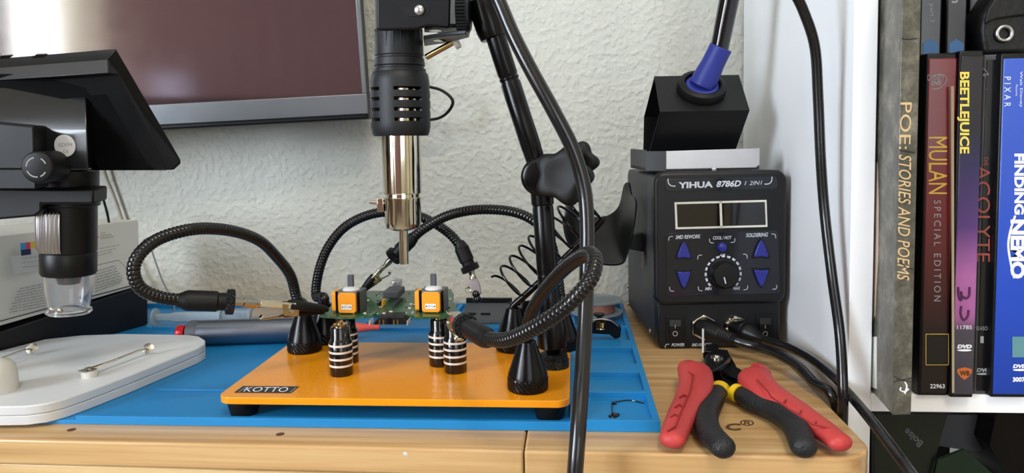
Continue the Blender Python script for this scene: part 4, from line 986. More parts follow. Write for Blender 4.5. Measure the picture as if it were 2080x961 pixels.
obj('post_socket', MB().lathe(dmc, UZ, [(0, 13.2), (9, 13.0), (17, 12), (20, 9.5), (21.5, 5), (22, 0)], 36), M_offwarm, mi)
for (pvx, pvy, tx_, ty_) in ((182, 765, 302, 714), (-60, 765, 66, 714)):
    pv_ = G(pvx, pvy, ZB1)
    tipp = G(tx_, ty_, ZB1 + 2.5)
    post = obj('clip_post', MB().lathe(pv_, UZ, [(0, 5.4), (4.6, 5.4)], 28), M_offwarm, mi)
    top_ = pv_ + UZ * 4.7
    dd = (tipp - top_); L = dd.length; dd.normalize()
    cb2 = MB().lathe(top_, UZ, [(0, 4.6), (.5, 4.6), (.6, 3.2), (1.6, 3.0), (1.9, 2.0)], 24)
    arm_pts = [top_ + UZ * .9 - dd * 6, top_ + UZ * .9, top_ + dd * 20 + UZ * 1.4, top_ + dd * (L - 7) + UZ * 3.0, tipp + UZ * 1.2]
    cb2.tube(spline(arm_pts, 8), [0.6] * 33, 10, wide=[6.5 - 4.2 * min(1, i / 16) for i in range(33)], up=UZ)
    cb2.lathe(tipp + UZ * 2.2 , V((0.25, -0.85, 0.5)), [(0, 2.6), (.4, 4.0), (.8, 4.1), (1.0, 3.4)], 24)
    obj('stage_clip', cb2, M_nickel, mi)
mr_ = P(62, 693, 0.001)
# tube assembly
def MP(px, py): return P(px, py, YM)
ta, tb2 = MP(140, 640), MP(138, 380); tax = (tb2 - ta).normalized(); ta = P(140, 600, YM)
mz = lambda py: (P(139, py, YM) - ta).dot(tax)
sc_ = YM / 1500
obj('tube', MB().lathe(ta, tax, [(mz(556), 17.2), (mz(552), 17.8), (mz(515), 18.0), (mz(511), 17.4), (mz(509), 18.0), (mz(416), 18.2)], 48), M_plastic, mi)
# ribbed focus wheel showing on the camera side of the tube
wh = MB(); n = 26
e1m = V((1, 0, 0)); a0_ = math.radians(202); a1_ = math.radians(291)
vs = []; fs = []
for j, (h_, rr0) in enumerate(((mz(508), 18.3), (mz(500), 19.0), (mz(430), 19.0), (mz(426), 18.4))):
    for k in range(n * 4 + 1):
        th = a0_ + (a1_ - a0_) * k / (n * 4); r = rr0 + (0.9 * abs(math.sin(math.pi * k / 9.0)) if j in (1, 2) else 0)
        vs.append(ta + tax * h_ + V((math.cos(th), math.sin(th), 0)) * r)
N_ = n * 4 + 1
for j in range(3):
    for k in range(N_ - 1): fs.append((j * N_ + k, j * N_ + k + 1, (j + 1) * N_ + k + 1, (j + 1) * N_ + k))
wh.add(vs, fs); obj('focus_wheel', wh, M_steel, mi)
obj('collar_ring', MB().lathe(ta, tax, [(mz(417), 19.4), (mz(415), 20.2), (mz(386), 20.2), (mz(383), 19.6), (mz(382), 18.6), (mz(378), 18.6), (mz(377), 19.4), (mz(345), 19.4)], 48), M_plastic, mi)
lc = MB().lathe(ta, tax, [(mz(557), 15.4), (mz(590), 15.0), (mz(610), 14.0), (mz(626), 12.6), (mz(628), 14.6), (mz(633), 14.8), (mz(635), 14.0), (mz(634), 12.0), (mz(627), 11.2), (mz(612), 12.8), (mz(590), 13.8), (mz(557), 14.2)], 48)
obj('lens_cap', lc, M_clear, mi)
obj('led', MB().lathe(P(106, 629, YM - 12), UZ, [(-1.5, 1.6), (0, 2.0), (1.5, 1.4)], 12).lathe(P(122, 631, YM - 13), UZ, [(-1.5, 1.6), (0, 2.0), (1.5, 1.4)], 12), M_chrome, mi)
obj('lens', MB().lathe(ta, tax, [(mz(575), 7), (mz(556), 9)], 28), M_lcd, mi)
# screen housing seen from behind
A = P(236, 98, 452); B = P(368, 326, 478)
Lv = (B - A); LLn = Lv.length; Lv.normalize()
Wv = V((-1.0, 0.30, 0.0)).normalized()
Nv = Wv.cross(Lv).normalized()
if Nv.y > 0: Nv = -Nv
# profile across the slab in the (L, N) plane, then swept along the width
c1 = P(219, 121, 452); c2 = P(219, 148, 441); c4 = P(355, 345, 470); c5 = P(204, 345, 462)
d1 = P(228, 152, 450)
def sweep(pts, L=230, w=None): return MB().prism(pts, (w or Wv) * L)
obj('screen_housing', sweep([A, B, P(365, 333, 474), c4, P(338, 345, 466), P(240, 152, 447), c2, c1]), M_plastic, mi, bev=0.8)
obj('back_strip', sweep([c1 - V((0, .5, 0)), c2 - V((0, .5, 0)), c2 + V((0, 3, 0)), c1 + V((0, 3, 0))]), mat('painted_sheen_plastic', '34363B', 0.3, coat=0.3), mi, bev=0.3)  # lighter colour than the housing paints in the bright front reflection
obj('rear_recess', MB().prism([P(232, 150, 452), P(338, 345, 470), c5, P(170, 300, 466), P(170, 150, 460)], (-4, 16, 4)).prism([P(225, 150, 458), P(340, 346, 472), P(100, 346, 462), P(-150, 346, 462), P(-150, 150, 480)], (-10, 20, 0)), mat('matte_black_shell', '070708', 0.8, spec=0.08), mi, bev=0.5)
cvp = [(171, 468), (200, 459), (235, 452), (262, 449), (275, 448), (310, 448.5), (345, 449)]
cv = MB(); rows = []
for y_, Y_ in cvp: rows.append([P(174 + (y_ - 171) * .03, y_, Y_), P(-160, y_ + 14 - (y_ - 171) * .04, Y_)])
vs = [p for r_ in rows for p in r_]; nb_ = len(vs); vs += [p + V((-14, 28, 0)) for p in vs]; fs = []
for r4 in range(len(rows) - 1):
    a4 = r4 * 2; fs += [(a4, a4 + 1, a4 + 3, a4 + 2), (nb_ + a4 + 2, nb_ + a4 + 3, nb_ + a4 + 1, nb_ + a4), (a4, a4 + 2, nb_ + a4 + 2, nb_ + a4), (a4 + 3, a4 + 1, nb_ + a4 + 1, nb_ + a4 + 3)]
fs += [(1, 0, nb_, nb_ + 1), (nb_ - 2, nb_ - 1, 2 * nb_ - 1, 2 * nb_ - 2)]
cv.add(vs, fs)
obj('rear_cover', cv, mat('satin_black_cover', '1A1C20', 0.3, coat=0.5), mi, bev=0.8, seg=2)
q = [rows[4][0], rows[6][0], rows[6][1], rows[4][1]]
qn = (q[1] - q[0]).cross(q[2] - q[0]).normalized()
if qn.y > 0: qn = -qn
sc0 = PL(132, 296, q[0] + qn * 0.15, qn)
stk = obj('sticker', MB().lathe(sc0, qn, [(0, 7.1), (.25, 7.1)], 36), M_off, mi)
w0 = PL(119, 298, q[0] + qn * .45, qn); w1 = PL(147, 297, q[0] + qn * .45, qn); w2 = PL(119, 291, q[0] + qn * .45, qn)
write('lettering', 'EDM4', w0, w1, w2, M_greyink, stk, lift=.06)
w0 = PL(128, 311, q[0] + qn * .45, qn); w1 = PL(139, 311, q[0] + qn * .45, qn); w2 = PL(128, 305, q[0] + qn * .45, qn)
write('lettering', 'C4', w0, w1, w2, M_greyink, stk, lift=.06)
# small port marks on the top edge of the housing
for px in (8, 78):
    pm = P(px, 113 - px * .03, 451)
    w = (c1 - A).normalized()
    topn_ = Wv.cross(w).normalized()
    if topn_.dot(CAMP - A) < 0: topn_ = -topn_
    o0 = PL(px - 14, 118 if px > 50 else 120, A, topn_); o1 = PL(px + 10, 117 if px > 50 else 119, A, topn_); o2 = PL(px - 4, 111 if px > 50 else 113, A, topn_)
    obj('port', MB().prism([o0, o1, o1 + (o2 - o0), o2], topn_ * .2), M_lcd, mi, smooth=False)
    obj('port_rim', MB().prism([o2, o2 + (o1 - o0) * .8, o2 + (o1 - o0) * .8 + (o2 - o0) * .3, o2 + (o2 - o0) * .3], topn_ * .4), M_lightgrey, mi, smooth=False)
ML = V((-0.30, 0.95, 0.02))
# bracket and focus lock in front of the cover
yb_ = 430
obj('bracket', MB().prism([P(68, 256, yb_), P(70, 302, yb_), P(66, 345, yb_), P(-180, 345, yb_), P(-180, 232, yb_)], ML * 22), M_rubber, mi, bev=1.2)
obj('bracket', MB().prism([P(106, 384, yb_ + 30), P(190, 384, yb_ + 30), P(190, 415, yb_ + 30), P(84, 415, yb_ + 30), P(84, 430, yb_ + 30), P(70, 440, yb_ + 30), P(-180, 462, yb_ + 30), P(-180, 380, yb_ + 30)], ML * 30), M_rubber, mi, bev=1.5)
kf = P(66, 340, 428)
obj('focus_knob', MB().lathe(kf + UY * 20, V((.12, -1, 0)), [(0, 10), (18, 10), (19.5, 9.4), (20, 8)], 40).prism([P(72, 302, 432), P(72, 384, 432), P(-180, 384, 432), P(-180, 302, 432)], ML * 22), M_rubber, mi, bev=.6)
rgm = MB(); kd = V((.12, -1, 0)).normalized(); k1 = UX; k1 = (k1 - kd * k1.dot(kd)).normalized(); k2 = kd.cross(k1)
fc = kf + UY * 20 + kd * 20.1
for a0, a1 in ((100, 175), (200, 275), (290, 330), (20, 60)):
    o1 = ringpts(fc, k1, k2, 6.4, 12, a0, a1); o2 = ringpts(fc, k1, k2, 5.6, 12, a0, a1)
    for i in range(11): rgm.poly([o1[i], o1[i + 1], o2[i + 1], o2[i]])
obj('knob_marking', rgm, M_greyink, mi, smooth=False)
pb_ = P(-120, 700, 470)
obj('stand_post', MB().tube([V((pb_.x, pb_.y, ZB1)), V((pb_.x, pb_.y, P(-120, 120, 470).z))], 6.5, 24), M_steel, mi)

# ================================================================== BOXES AT THE LEFT
def FP(px, py, back=0.0): return PL(px, py, CC + CN * back, CN)
cb_l = FP(-90, 730); cb_l.z = 3; ct_l = FP(-90, 704); ct_r = FP(300, 577)
back_ = CN * 205
blk = obj('black_case', MB().prism([CC, cb_l, ct_l, ct_r], back_), M_blackbox, None, bev=1.2, loc=CC + back_ * .5)
tag(blk, 'low matte black case with a sloping top under the white carton at the back left', 'case')
cBR = FP(283, 581, .8); cBL = FP(-90, 688, .8); cTR = FP(281, 447, .8); cTL = FP(-90, 489, 14)
ct = thing('white_carton', CC + back_ * .4 + UZ * 40, 'white toner carton with colour squares and small print on the black case', 'carton')
dpt = CN * 88
cvs = [cBR, cBL, cTL, cTR]; cvs = cvs + [p + dpt for p in cvs]
obj('carton', MB().add(cvs, [(0, 1, 2, 3), (7, 6, 5, 4), (0, 4, 5, 1), (1, 5, 6, 2), (2, 6, 7, 3), (3, 7, 4, 0)]), M_carton, ct, bev=0.8)
fn = (cBL - cBR).cross(cTR - cBR).normalized()
if fn.dot(CAMP - cBR) < 0: fn = -fn
def CF(px, py, off=0.3): return PL(px, py, cBR + fn * off, fn)
def cpatch(c, m, name='colour_square', off=0.9):
    return obj(name, MB().poly([CF(x, y, off) for x, y in c]), m, ct, smooth=False)
cpatch([(41, 494), (52, 493), (52.5, 507), (42, 508)], M_cyan); cpatch([(52, 493), (61.5, 491.8), (62, 505.5), (52.5, 507)], M_mag)
cpatch([(42, 508), (62.5, 505.5), (63, 517), (43, 519.5)], M_nvy); cpatch([(62, 491.5), (71.5, 490), (72, 503), (62.5, 504.5)], M_yel); cpatch([(71.5, 490), (80, 489), (80, 502), (72, 503)], M_ink)
cpatch([(192, 474), (201, 481), (193, 494), (186, 487)], M_orink, 'orange_mark')
def cline(s, x0, y0, x1, y1, h, m):
    write('small_print', s, CF(x0, y0, .9), CF(x1, y1, .9), CF(x0 + 0.5, y0 - h, .9), m, ct)
def fake(n_, seed):
    r = random.Random(seed); return ' '.join('-' * r.randint(2, 7) for _ in range(n_))
cline('Sony', 204, 476, 214, 475, 4, M_ink); cline('Interactive', 204, 481, 226, 478, 4, M_ink); cline('Entertainment', 204, 486, 231, 482, 4, M_ink)
cpatch([(21, 521), (85, 511), (85, 549), (28, 558)], mat('pale_grey_panel', 'B4B6B6', 0.6), 'grey_panel', .6)
lnm = MB(); r9 = random.Random(5)
def rule(x0, y0, x1, y1, w, gaps=True):
    x = x0
    while x < x1:
        l = r9.uniform(4, 12) if gaps else (x1 - x0); xe_ = min(x + l, x1)
        f0 = (x - x0) / (x1 - x0); f1_ = (xe_ - x0) / (x1 - x0)
        ya, yb2 = y0 + (y1 - y0) * f0, y0 + (y1 - y0) * f1_
        lnm.poly([CF(x, ya, .9), CF(xe_, yb2, .9), CF(xe_, yb2 - w, .9), CF(x, ya - w, .9)]); x = xe_ + 1.5
for i in range(9): rule(40 - i * 2.6 - (i % 2) * 3, 588 + i * 6, 85 + 8, 577 + i * 5.6, 2.0)
for i in range(8): rule(193, 553 + i * 5.8, 232 + (18 - abs(i - 5) * 3), 541 + i * 4.9, 2.0)
for i in range(3): rule(196, 507 + i * 7, 243 - i * 8, 498.5 + i * 7, 1.2)
for i in range(3): rule(45, 526 + i * 9, 84, 521 + i * 9, 1.3)
obj('small_print', lnm, M_greyink, ct, smooth=False)
ln2 = MB()
for a, b, w in (((-60, 670), (283, 577), 2.2), ((190, 541), (241, 529), 1.0), ((241, 529), (258, 546), 1.0)):
    ln2.poly([CF(a[0], a[1], .9), CF(b[0], b[1], .9), CF(b[0], b[1] - w, .9), CF(a[0], a[1] - w, .9)])
obj('printed_border', ln2, M_ink, ct, smooth=False)

# ================================================================== LOOSE CORDS AT THE WALL
def cable(name, pts, r, m, label, cat='cable', per=8):
    o = obj(name, MB().tube(spline(pts, per), r, 10), m, None, loc=pts[0]); return tag(o, label, cat)
cable('wall_cord', [P(206, 320, 792), P(214, 355, 793), P(232, 400, 794), P(245, 438, 794), P(256, 480, 792), P(262, 560, 780), P(290, 640, 760)], 1.7, mat('beige_cord', 'A79F8B', 0.6), 'thin beige cord running down the textured wall behind the microscope')
cable('wall_cord', [P(196, 370, 640), P(205, 392, 642), P(212, 412, 648), P(221, 450, 655), P(226, 500, 700), P(232, 560, 720)], 1.1, M_rubber, 'thin black cord dropping behind the white carton')
fl = obj('tv_cable', MB().tube(spline([P(840, 172, 770), P(868, 176, 768), P(893, 182, 766), P(912, 194, 765), P(920, 208, 765), P(912, 225, 766), P(896, 238, 768), P(875, 243, 770), P(840, 243, 772)], 10), 1.5, 12, wide=2.4), M_rubber, None, loc=P(840, 172, 770))
tag(fl, 'flat black cable looping out from behind the screen beside the heat gun', 'cable')
cable('looped_wire', [P(268, 640, 700), P(262, 590, 720), P(262, 545, 735), P(280, 505, 745), P(300, 485, 745), P(312, 520, 742), P(330, 570, 738), P(350, 610, 735), P(356, 640, 733)], .8, M_lightgrey, 'thin pale grey wire loop leaning on the wall behind the left arm')

# ================================================================== SOLDER SUCKER AND SYRINGE
yS = G(450, 708, ZM).y + 10
rS = 10.9
pL = V((P(406, 684, yS).x, yS, ZM + rS + .2)); pR = V((P(690, 684, yS + 16).x, yS + 16, ZM + rS + .2)); ax_s = (pR - pL).normalized(); LS = (pR - pL).length
ss = thing('solder_sucker', pL, 'silver cylindrical solder sucker with red plunger knob lying on the mat', 'solder sucker')
obj('body', MB().lathe(pL, ax_s, [(0, rS), (LS, rS), (LS + 6, rS - .5), (LS + 12, 6), (LS + 13, 3.4)], 40), M_alu, ss)
obj('end_cap', MB().lathe(pL, -ax_s, [(0, rS + .05), (7, rS + .05), (9.5, rS - 1), (10.5, 6)], 40), M_grey, ss)
obj('plunger_knob', MB().lathe(pL - ax_s * 10, -ax_s, [(0, 3.5), (1.5, 3.5), (2, 7), (7, 7.4), (9, 6.4), (10, 3)], 28), M_redknob, ss)
obj('nozzle', MB().lathe(pL + ax_s * (LS + 12), ax_s, [(0, 5.2), (8, 3.8), (15, 2.8), (17, 2.4), (23, 2.4)], 20), M_pinkred, ss)
yy = G(330, 668, ZM).y + 6
s0 = V((P(314, 652, yy).x, yy, ZM + 9)); s1 = V((P(620, 648, yy + 10).x, yy + 10, ZM + 8.4)); sd_ = (s1 - s0).normalized(); s0.z = ZM + 9.6; sd_ = (V((s1.x, s1.y, ZM + 9.2)) - s0).normalized()
sq = V((s0.x, s0.y, ZM)); sy_ = thing('flux_syringe', sq, 'translucent plastic syringe of amber flux lying behind the solder sucker', 'syringe')
kpx = lambda px: (V((P(px, 650, yy + 4).x, yy, s0.z)) - s0).dot(sd_)
obj('plunger_disc', MB().lathe(s0, sd_, [(0, 8.8), (1.4, 8.9), (1.6, 8)], 32), M_frost, sy_)
pls = MB().tube([s0 + sd_ * 1, s0 + sd_ * kpx(350), s0 + sd_ * kpx(360), s0 + sd_ * kpx(500)], [3.6, 3.6, 5.0, 5.0], 8, wide=0.6)
obj('plunger_rod', pls, M_frost, sy_)
obj('finger_flange', MB().lathe(s0 + sd_ * kpx(450), sd_, [(0, 7.2), (0.2, 9.4), (1.6, 9.4), (2, 7.2)], 32), M_frost, sy_)
obj('barrel', MB().lathe(s0 + sd_ * kpx(452), sd_, [(0, 7.8), (kpx(640) - kpx(452), 7.8), (kpx(645) - kpx(452), 3), (kpx(660) - kpx(452), 2)], 36), mat('clear_syringe_plastic', 'DCE6EA', 0.15, trans=0.85, ior=1.2), sy_)
obj('plunger_seal', MB().lathe(s0 + sd_ * kpx(503), sd_, [(0, 7.2), (4, 7.3)], 32), M_greyink, sy_)
obj('flux', MB().lathe(s0 + sd_ * kpx(516), sd_, [(0, 7.2), (kpx(638) - kpx(516), 7.2)], 32), M_amber, sy_)
hp0 = P(487, 655, yy - 4)
hol = MB()
for k in range(9):
    th = math.radians(40 * k); c_ = s0 + sd_ * kpx(487) + V((0, -8.0, 0.2)); e = V((math.cos(th), 0, math.sin(th))); e2 = V((math.cos(th + .35), 0, math.sin(th + .35))); hol.prism([c_ + e * 1.5, c_ + e * 5.5, c_ + e2 * 5.0, c_ + e2 * 1.8], (0, -.2, 0))
obj('sticker', hol, M_steel, sy_, smooth=False)

# ================================================================== THINGS IN THE MAT TRAYS
def gz_(px, py, z=ZM): return G(px, py, z)
a, b = G(938, 649, 7), G(1035, 649, 7)
ph = thing('phone_frame', (a.x, a.y, ZM), 'black flat phone frame part with slots in the rear tray of the mat', 'phone part')
pf = MB().prism([V((a.x, a.y, 3)), V((b.x, b.y, 3)), V((b.x, a.y + 30, 14)), V((a.x, a.y + 30, 14))], (0, 1.0, 2.5))
obj('frame_plate', pf, M_grey, ph, bev=.4)
for x in (956, 985): 
    pc = G(x, 640, 9); yy_ = a.y + 11; obj('slot', MB().box(P(x, 640, yy_).x - 4, P(x, 640, yy_).x + 5, yy_ - 1, yy_ + 1.2, 8.4, 10.6), M_blackbox, ph, smooth=False)
obj('side_rail', MB().box(a.x, b.x, a.y + 30, a.y + 33, 12, 21), M_plastic, ph, bev=.6)
sc2 = G(1212, 650, 5); sp = thing('solder_spool', (sc2.x, sc2.y + 20, 7.3), 'clear plastic reel of copper-coloured solder resting at the back of the mat', 'spool')
spc = V((P(1212, 630, sc2.y + 20).x, sc2.y + 20, 7.4))
obj('flange', MB().lathe(spc, UZ, [(0, 24), (0.4, 25), (1.4, 25), (1.6, 24)], 48), M_frost, sp)
obj('flange', MB().lathe(spc + UZ * 12, UZ, [(0, 24), (0.4, 25), (1.4, 25), (1.6, 24)], 48), M_frost, sp)
obj('solder_winding', MB().lathe(spc + UZ * 1.6, UZ, [(0, 17), (1, 18), (9.4, 18), (10.4, 17)], 48), M_copper, sp)
pc = G(1225, 688, 8)
pn = thing('spring_clip', (pc.x, pc.y, ZM), 'black and steel spring clip lying in the right tray below the spool', 'clip')
Yc = pc.y + 3
body = [P(1183, 665, Yc), P(1215, 651, Yc), P(1240, 653, Yc), P(1262, 666, Yc), P(1260, 686, Yc), P(1250, 689, Yc), P(1238, 680, Yc), P(1200, 678, Yc), P(1180, 676, Yc)]
obj('clip_body', MB().prism(body, (0, 9, 0)), M_blackmetal, pn, bev=.8)
obj('steel_edge', MB().tube(spline([P(1183, 660, Yc - 1), P(1213, 648, Yc - 1), P(1238, 650, Yc - 1), P(1256, 662, Yc - 1)], 6), .9, 10, wide=2.5), M_steel, pn)
obj('coil_spring', MB().tube([P(1220, 668 - k * .35, Yc - 1) + V((math.cos(k * 0.9) * 3.6, -math.sin(k * .9) * 2 - 1.6, 0)) for k in range(42)], .55, 6), M_brass, pn)
obj('clip_nut', MB().lathe(P(1217, 652, Yc + 3), UZ, [(0, 3), (2, 3), (3, 1.5), (5, 4.5), (6.4, 5)], 12), M_rubber, pn)
zt2 = ZM + .5
wp = [G(x, y, zt2) for x, y in ((1254, 845), (1246, 849), (1240, 846), (1245, 840), (1256, 841), (1246, 845), (1243, 834), (1243, 822), (1246, 819), (1252, 820), (1243, 818), (1258, 815), (1280, 813), (1308, 819))]
ww = obj('bent_wire', MB().tube(spline(wp, 6), .45, 8).lathe(G(1240, 846, zt2), UZ, [(-.4, 1.2), (.4, 1.4), (1, .6)], 12).lathe(G(1252, 843, zt2), UZ, [(-.4, 1.8), (.4, 2), (1, .8)], 14).lathe(G(1249, 820, zt2), UZ, [(-.4, 1.1), (.4, 1.2), (.9, .5)], 12), M_blackgloss, None, loc=G(1243, 835, ZM))
tag(ww, 'tiny bent black wire with solder blobs in the front right tray of the mat', 'wire')

# ================================================================== PLIERS
def grip(pts, r, m, root, name='handle', wide=1.25, up=UZ, n=22, vs_=1.0):
    c = spline(pts, 8); N = len(c); k = len(r) - 1; rs = []
    for i in range(N):
        t = i / (N - 1) * k; j = min(int(t), k - 1); f = t - j; f = f * f * (3 - 2 * f); rs.append(r[j] * (1 - f) + r[j + 1] * f)
    rs = [v * vs_ for v in rs]
    # rounded tip
    d = (c[-1] - c[-2]).normalized(); e = rs[-1]; cc_ = list(c)
    for q_ in (.35, .65, .85, .97): cc_.append(c[-1] + d * e * q_); rs.append(e * math.sqrt(max(0.02, 1 - q_ * q_)))
    return obj(name, MB().tube(cc_, rs, n, wide=wide, up=up), m, root, angle=70)
rp = thing('wire_cutters', G(1455, 760, 2), 'wire cutters with long red moulded grips lying open on the bamboo', 'pliers')
ZP = 9.0
rl = [G(x, y, z) for x, y, z in ((1398, 744, 13), (1412, 760, 13), (1412, 790, 12), (1392, 830, 10), (1376, 865, 8.5), (1366, 893, 7.5))]
grip(rl, [5.8, 9.6, 9.0, 7.4, 6.6, 6.0], M_red, rp, wide=1.5, vs_=.82)
rr2 = [G(x, y, z) for x, y, z in ((1545, 757, 13), (1535, 772, 13), (1558, 798, 12), (1610, 832, 10), (1660, 866, 8.5), (1706, 899, 7.5))]
grip(rr2, [5.8, 9.6, 9.0, 7.8, 6.8, 5.8], M_red, rp, wide=1.5, vs_=.82)
obj('thumb_guard', MB().tube([G(1388, 748, 12.5), G(1401, 752, 13)], [5.4, 6.4], 20), M_red, rp)
obj('thumb_guard', MB().tube([G(1536, 756, 13), G(1549, 755, 12.5)], [6.4, 5.2], 20), M_red, rp)
# inlay lines
def inlay(pts, name='grip_groove'):
    obj(name, MB().tube([G(x, y, z) for x, y, z in pts], .55, 8), mat('dark_red_groove', '8E1F20', 0.6), rp)
inlay([(1396, 754, 18.5), (1408, 762, 20.3), (1404, 790, 19.0), (1386, 830, 16.0), (1372, 866, 13.9), (1356, 876, 12.4)])
inlay([(1538, 772, 20.2), (1560, 795, 19.2), (1566, 806, 18.6), (1604, 832, 16.6), (1650, 862, 14.2), (1690, 872, 12.2)])
for i in range(3):
    x, y, z = 1392 - i * 9, 806 + i * 20, 17.4 - i * 1.4
    obj('grip_dimple', MB().tube(spline([G(x - 12, y + 2, z - 1.2), G(x - 3, y - 4, z - .2), G(x + 5, y + 1, z - .4)], 4), .5, 8), mat('dark_red_groove', '8E1F20', 0.6), rp)
    x, y, z = 1602 + i * 32, 812 + i * 21, 16.0 - i * 1.5
    obj('grip_dimple', MB().tube(spline([G(x - 10, y + 6, z), G(x - 2, y - 1, z - .3), G(x + 14, y + 3, z - 1.2)], 4), .5, 8), mat('dark_red_groove', '8E1F20', 0.6), rp)
pvt = G(1456, 727, 15)
def slab(pts, z0, th, m, root, name, bev=.6): return obj(name, MB().prism([G(x, y, z0) for x, y in pts], (0, 0, th)), m, root, bev=bev)
slab([(1418, 757), (1440, 772), (1470, 752), (1484, 735), (1478, 722), (1452, 720), (1436, 730)], 10.6, 4.4, M_blackmetal, rp, 'blade_half')
slab([(1440, 752), (1462, 744), (1480, 741), (1518, 764), (1514, 782), (1486, 770), (1470, 760)], 8.4, 2.1, M_blackmetal, rp, 'blade_half')
slab([(1428, 728), (1462, 728), (1456, 712), (1434, 713)], 8.6, 5.4, M_blackmetal, rp, 'jaw')
obj('pivot', MB().lathe(pvt, UZ, [(0, 4.6), (.8, 4.6), (1.2, 3.6), (1.2, 2.4), (2.2, 2.2), (2.4, 1.4)], 28), M_chrome, rp)
nb = G(1428, 716, 14)
obj('needle_tip', MB().tube([nb, P(1428, 668, nb.y)], .85, 8), mat('bright_steel', 'E8E6E0', .35, metal=.5), rp)
bp2 = thing('combination_pliers', G(1480, 800, 2), 'pliers with curved black foam grips and yellow bands, under the red cutters', 'pliers')
bl = [G(x, y, z) for x, y, z in ((1459, 796, 7), (1443, 822, 7), (1433, 850, 7), (1442, 880, 6.6), (1468, 908, 6.4))]
grip(bl, [5.4, 6.4, 6.6, 6.5, 6.2], M_foam, bp2, wide=1.15)
br2 = [G(x, y, z) for x, y, z in ((1502, 800, 7), (1535, 816, 7), (1580, 836, 7), (1614, 864, 6.6), (1632, 906, 6.4))]
grip(br2, [5.4, 7.2, 7.4, 7.0, 6.4], M_foam, bp2, wide=1.15)
obj('yellow_band', MB().tube([G(1463, 790, 7.2), G(1459, 797, 7.2)], 5.75, 22, wide=1.15, up=UZ), M_yellow, bp2)
obj('yellow_band', MB().tube([G(1493, 797, 7.2), G(1503, 801, 7.2)], 5.9, 22, wide=1.15, up=UZ), M_yellow, bp2)
slab([(1452, 788), (1476, 792), (1488, 770), (1496, 752), (1450, 752), (1446, 770)], 2.2, 2.8, M_blackmetal, bp2, 'plier_arm')
slab([(1476, 796), (1496, 802), (1500, 786), (1488, 762), (1462, 762)], 5.1, 2.8, M_blackmetal, bp2, 'plier_arm')
slab([(1452, 756), (1496, 756), (1484, 734), (1456, 734)], 2.2, 4.5, M_blackmetal, bp2, 'plier_jaw')

# ================================================================== BOOKS AND DISCS
ZSH = 5.8
FL = G(1813, 844, ZSH); FR = G(1851, 843, ZSH); BL = V((197.2, 497, ZSH)); dv_ = (BL - FL); dv_.z = 0; dv_.normalize()
rt = V((FR.x - FL.x, FR.y - FL.y, 0)); W_ = rt.length; rt.normalize()
FL.z = ZSH
bk = thing('story_book', FL, 'tall stone-grey paperback of stories leaning out of the shelf at its left end', 'book')
HB = 270
sp_ = [V(FL), FL + rt * W_, FL + rt * W_ + dv_ * 150, FL + dv_ * 150]
obj('cover', MB().prism([p + UZ * .05 for p in sp_], UZ * HB), M_stone, bk, bev=.8)
def B_(px, py, off=.12): 
    n = rt.cross(UZ).normalized(); n = n if n.y < 0 else -n
    return PL(px, py, FL + n * off, n)
bT = lambda x0, x1, y: None
write('title', 'POE:', B_(1829, 208), B_(1826, 303), B_(1852, 208), M_cream, bk, lift=.15)
write('title', 'STORIES AND POEMS', B_(1826, 314), B_(1822, 570), B_(1851, 314), M_cream, bk, shear=-0.25 * -1, lift=.15)
lc_ = MB()
for pts in ([(1832, 78), (1845, 80), (1862, 78)], [(1828, 305), (1845, 308), (1858, 310)], [(1826, 530), (1842, 545), (1854, 546)], [(1815, 764), (1830, 772), (1852, 768)], [(1816, 776), (1824, 772), (1850, 775)]):
    obj('printed_crack', MB().tube([B_(x, y, .1) for x, y in pts], .35, 6), M_ink, bk)
lg = MB(); 
lg.tube(spline([B_(1838, 776, .2), B_(1842, 785, .2), B_(1838, 800, .2)], 5), .5, 6); lg.tube(spline([B_(1846, 790, .2), B_(1838, 796, .2), B_(1829, 793, .2), B_(1830, 787, .2)], 5), .45, 6)
obj('publisher_mark', lg, M_whiteprint, bk)
sn = V((0, 0, 1)).cross(dv_).normalized(); sn = sn if sn.x < 0 else -sn
CV = lambda px, py, o=.15: PL(px, py, FL + sn * o, sn)
obj('barcode_label', MB().poly([CV(1768, 684), CV(1781, 684), CV(1781, 790), CV(1768, 786)]), M_paper, bk, smooth=False)
obj('cover_border', MB().poly([CV(1770, 330), CV(1783, 330), CV(1785, 420), CV(1784, 520), CV(1778, 640), CV(1770, 660)]), mat('peach_print', 'C9B5A2', .5), bk, smooth=False)
def disc(name, label, px0, px1, pyt, Y, m, casem=M_plastic, thick_in=True, mullt=0.0, top=None, round_=1.6):
    x0 = P(px0, 700, Y).x; x1 = P(px1, 700, Y).x; z1 = P((px0 + px1) / 2, pyt, Y).z if top is None else top
    c = V((x0, Y, ZSH + .1)); t = thing(name, c, label, 'dvd case', 'dvd cases on the middle shelf')
    z0 = ZSH + .1
    obj('case', MB().box(x0, x1, Y, Y + 118, z0, z1), casem, t, bev=1.2, seg=3)
    slv = MB().box(x0 + 1.3, x1 - .1, Y - .45, Y + 100, z0 + 2.0, z1 - 3.2)
    obj('sleeve', slv, m, t, bev=.8, seg=3)
    yo = Y - .6
    def F(px, py): return P(px, py, yo)
    return t, F, (x0, x1, z0, z1)
def spine_text(t, F, s, xl, xr, y0, y1, m, shear=0.0, bold=0.0, skew=0.0, spacing=1.0):
    """text running down the spine: letters' tops face right"""
    return write('title', s, F(xl, y0), F(xl - skew, y1), F(xr, y0), m, t, shear=shear, bold=bold, lift=.1, spacing=spacing)
def frontt(t, F, s, x0, x1, yb, yt, m, bold=0.0, shear=0.0, name='lettering'):
    return write(name, s, F(x0, yb), F(x1, yb), F(x0, yt), m, t, bold=bold, shear=shear, lift=.1)
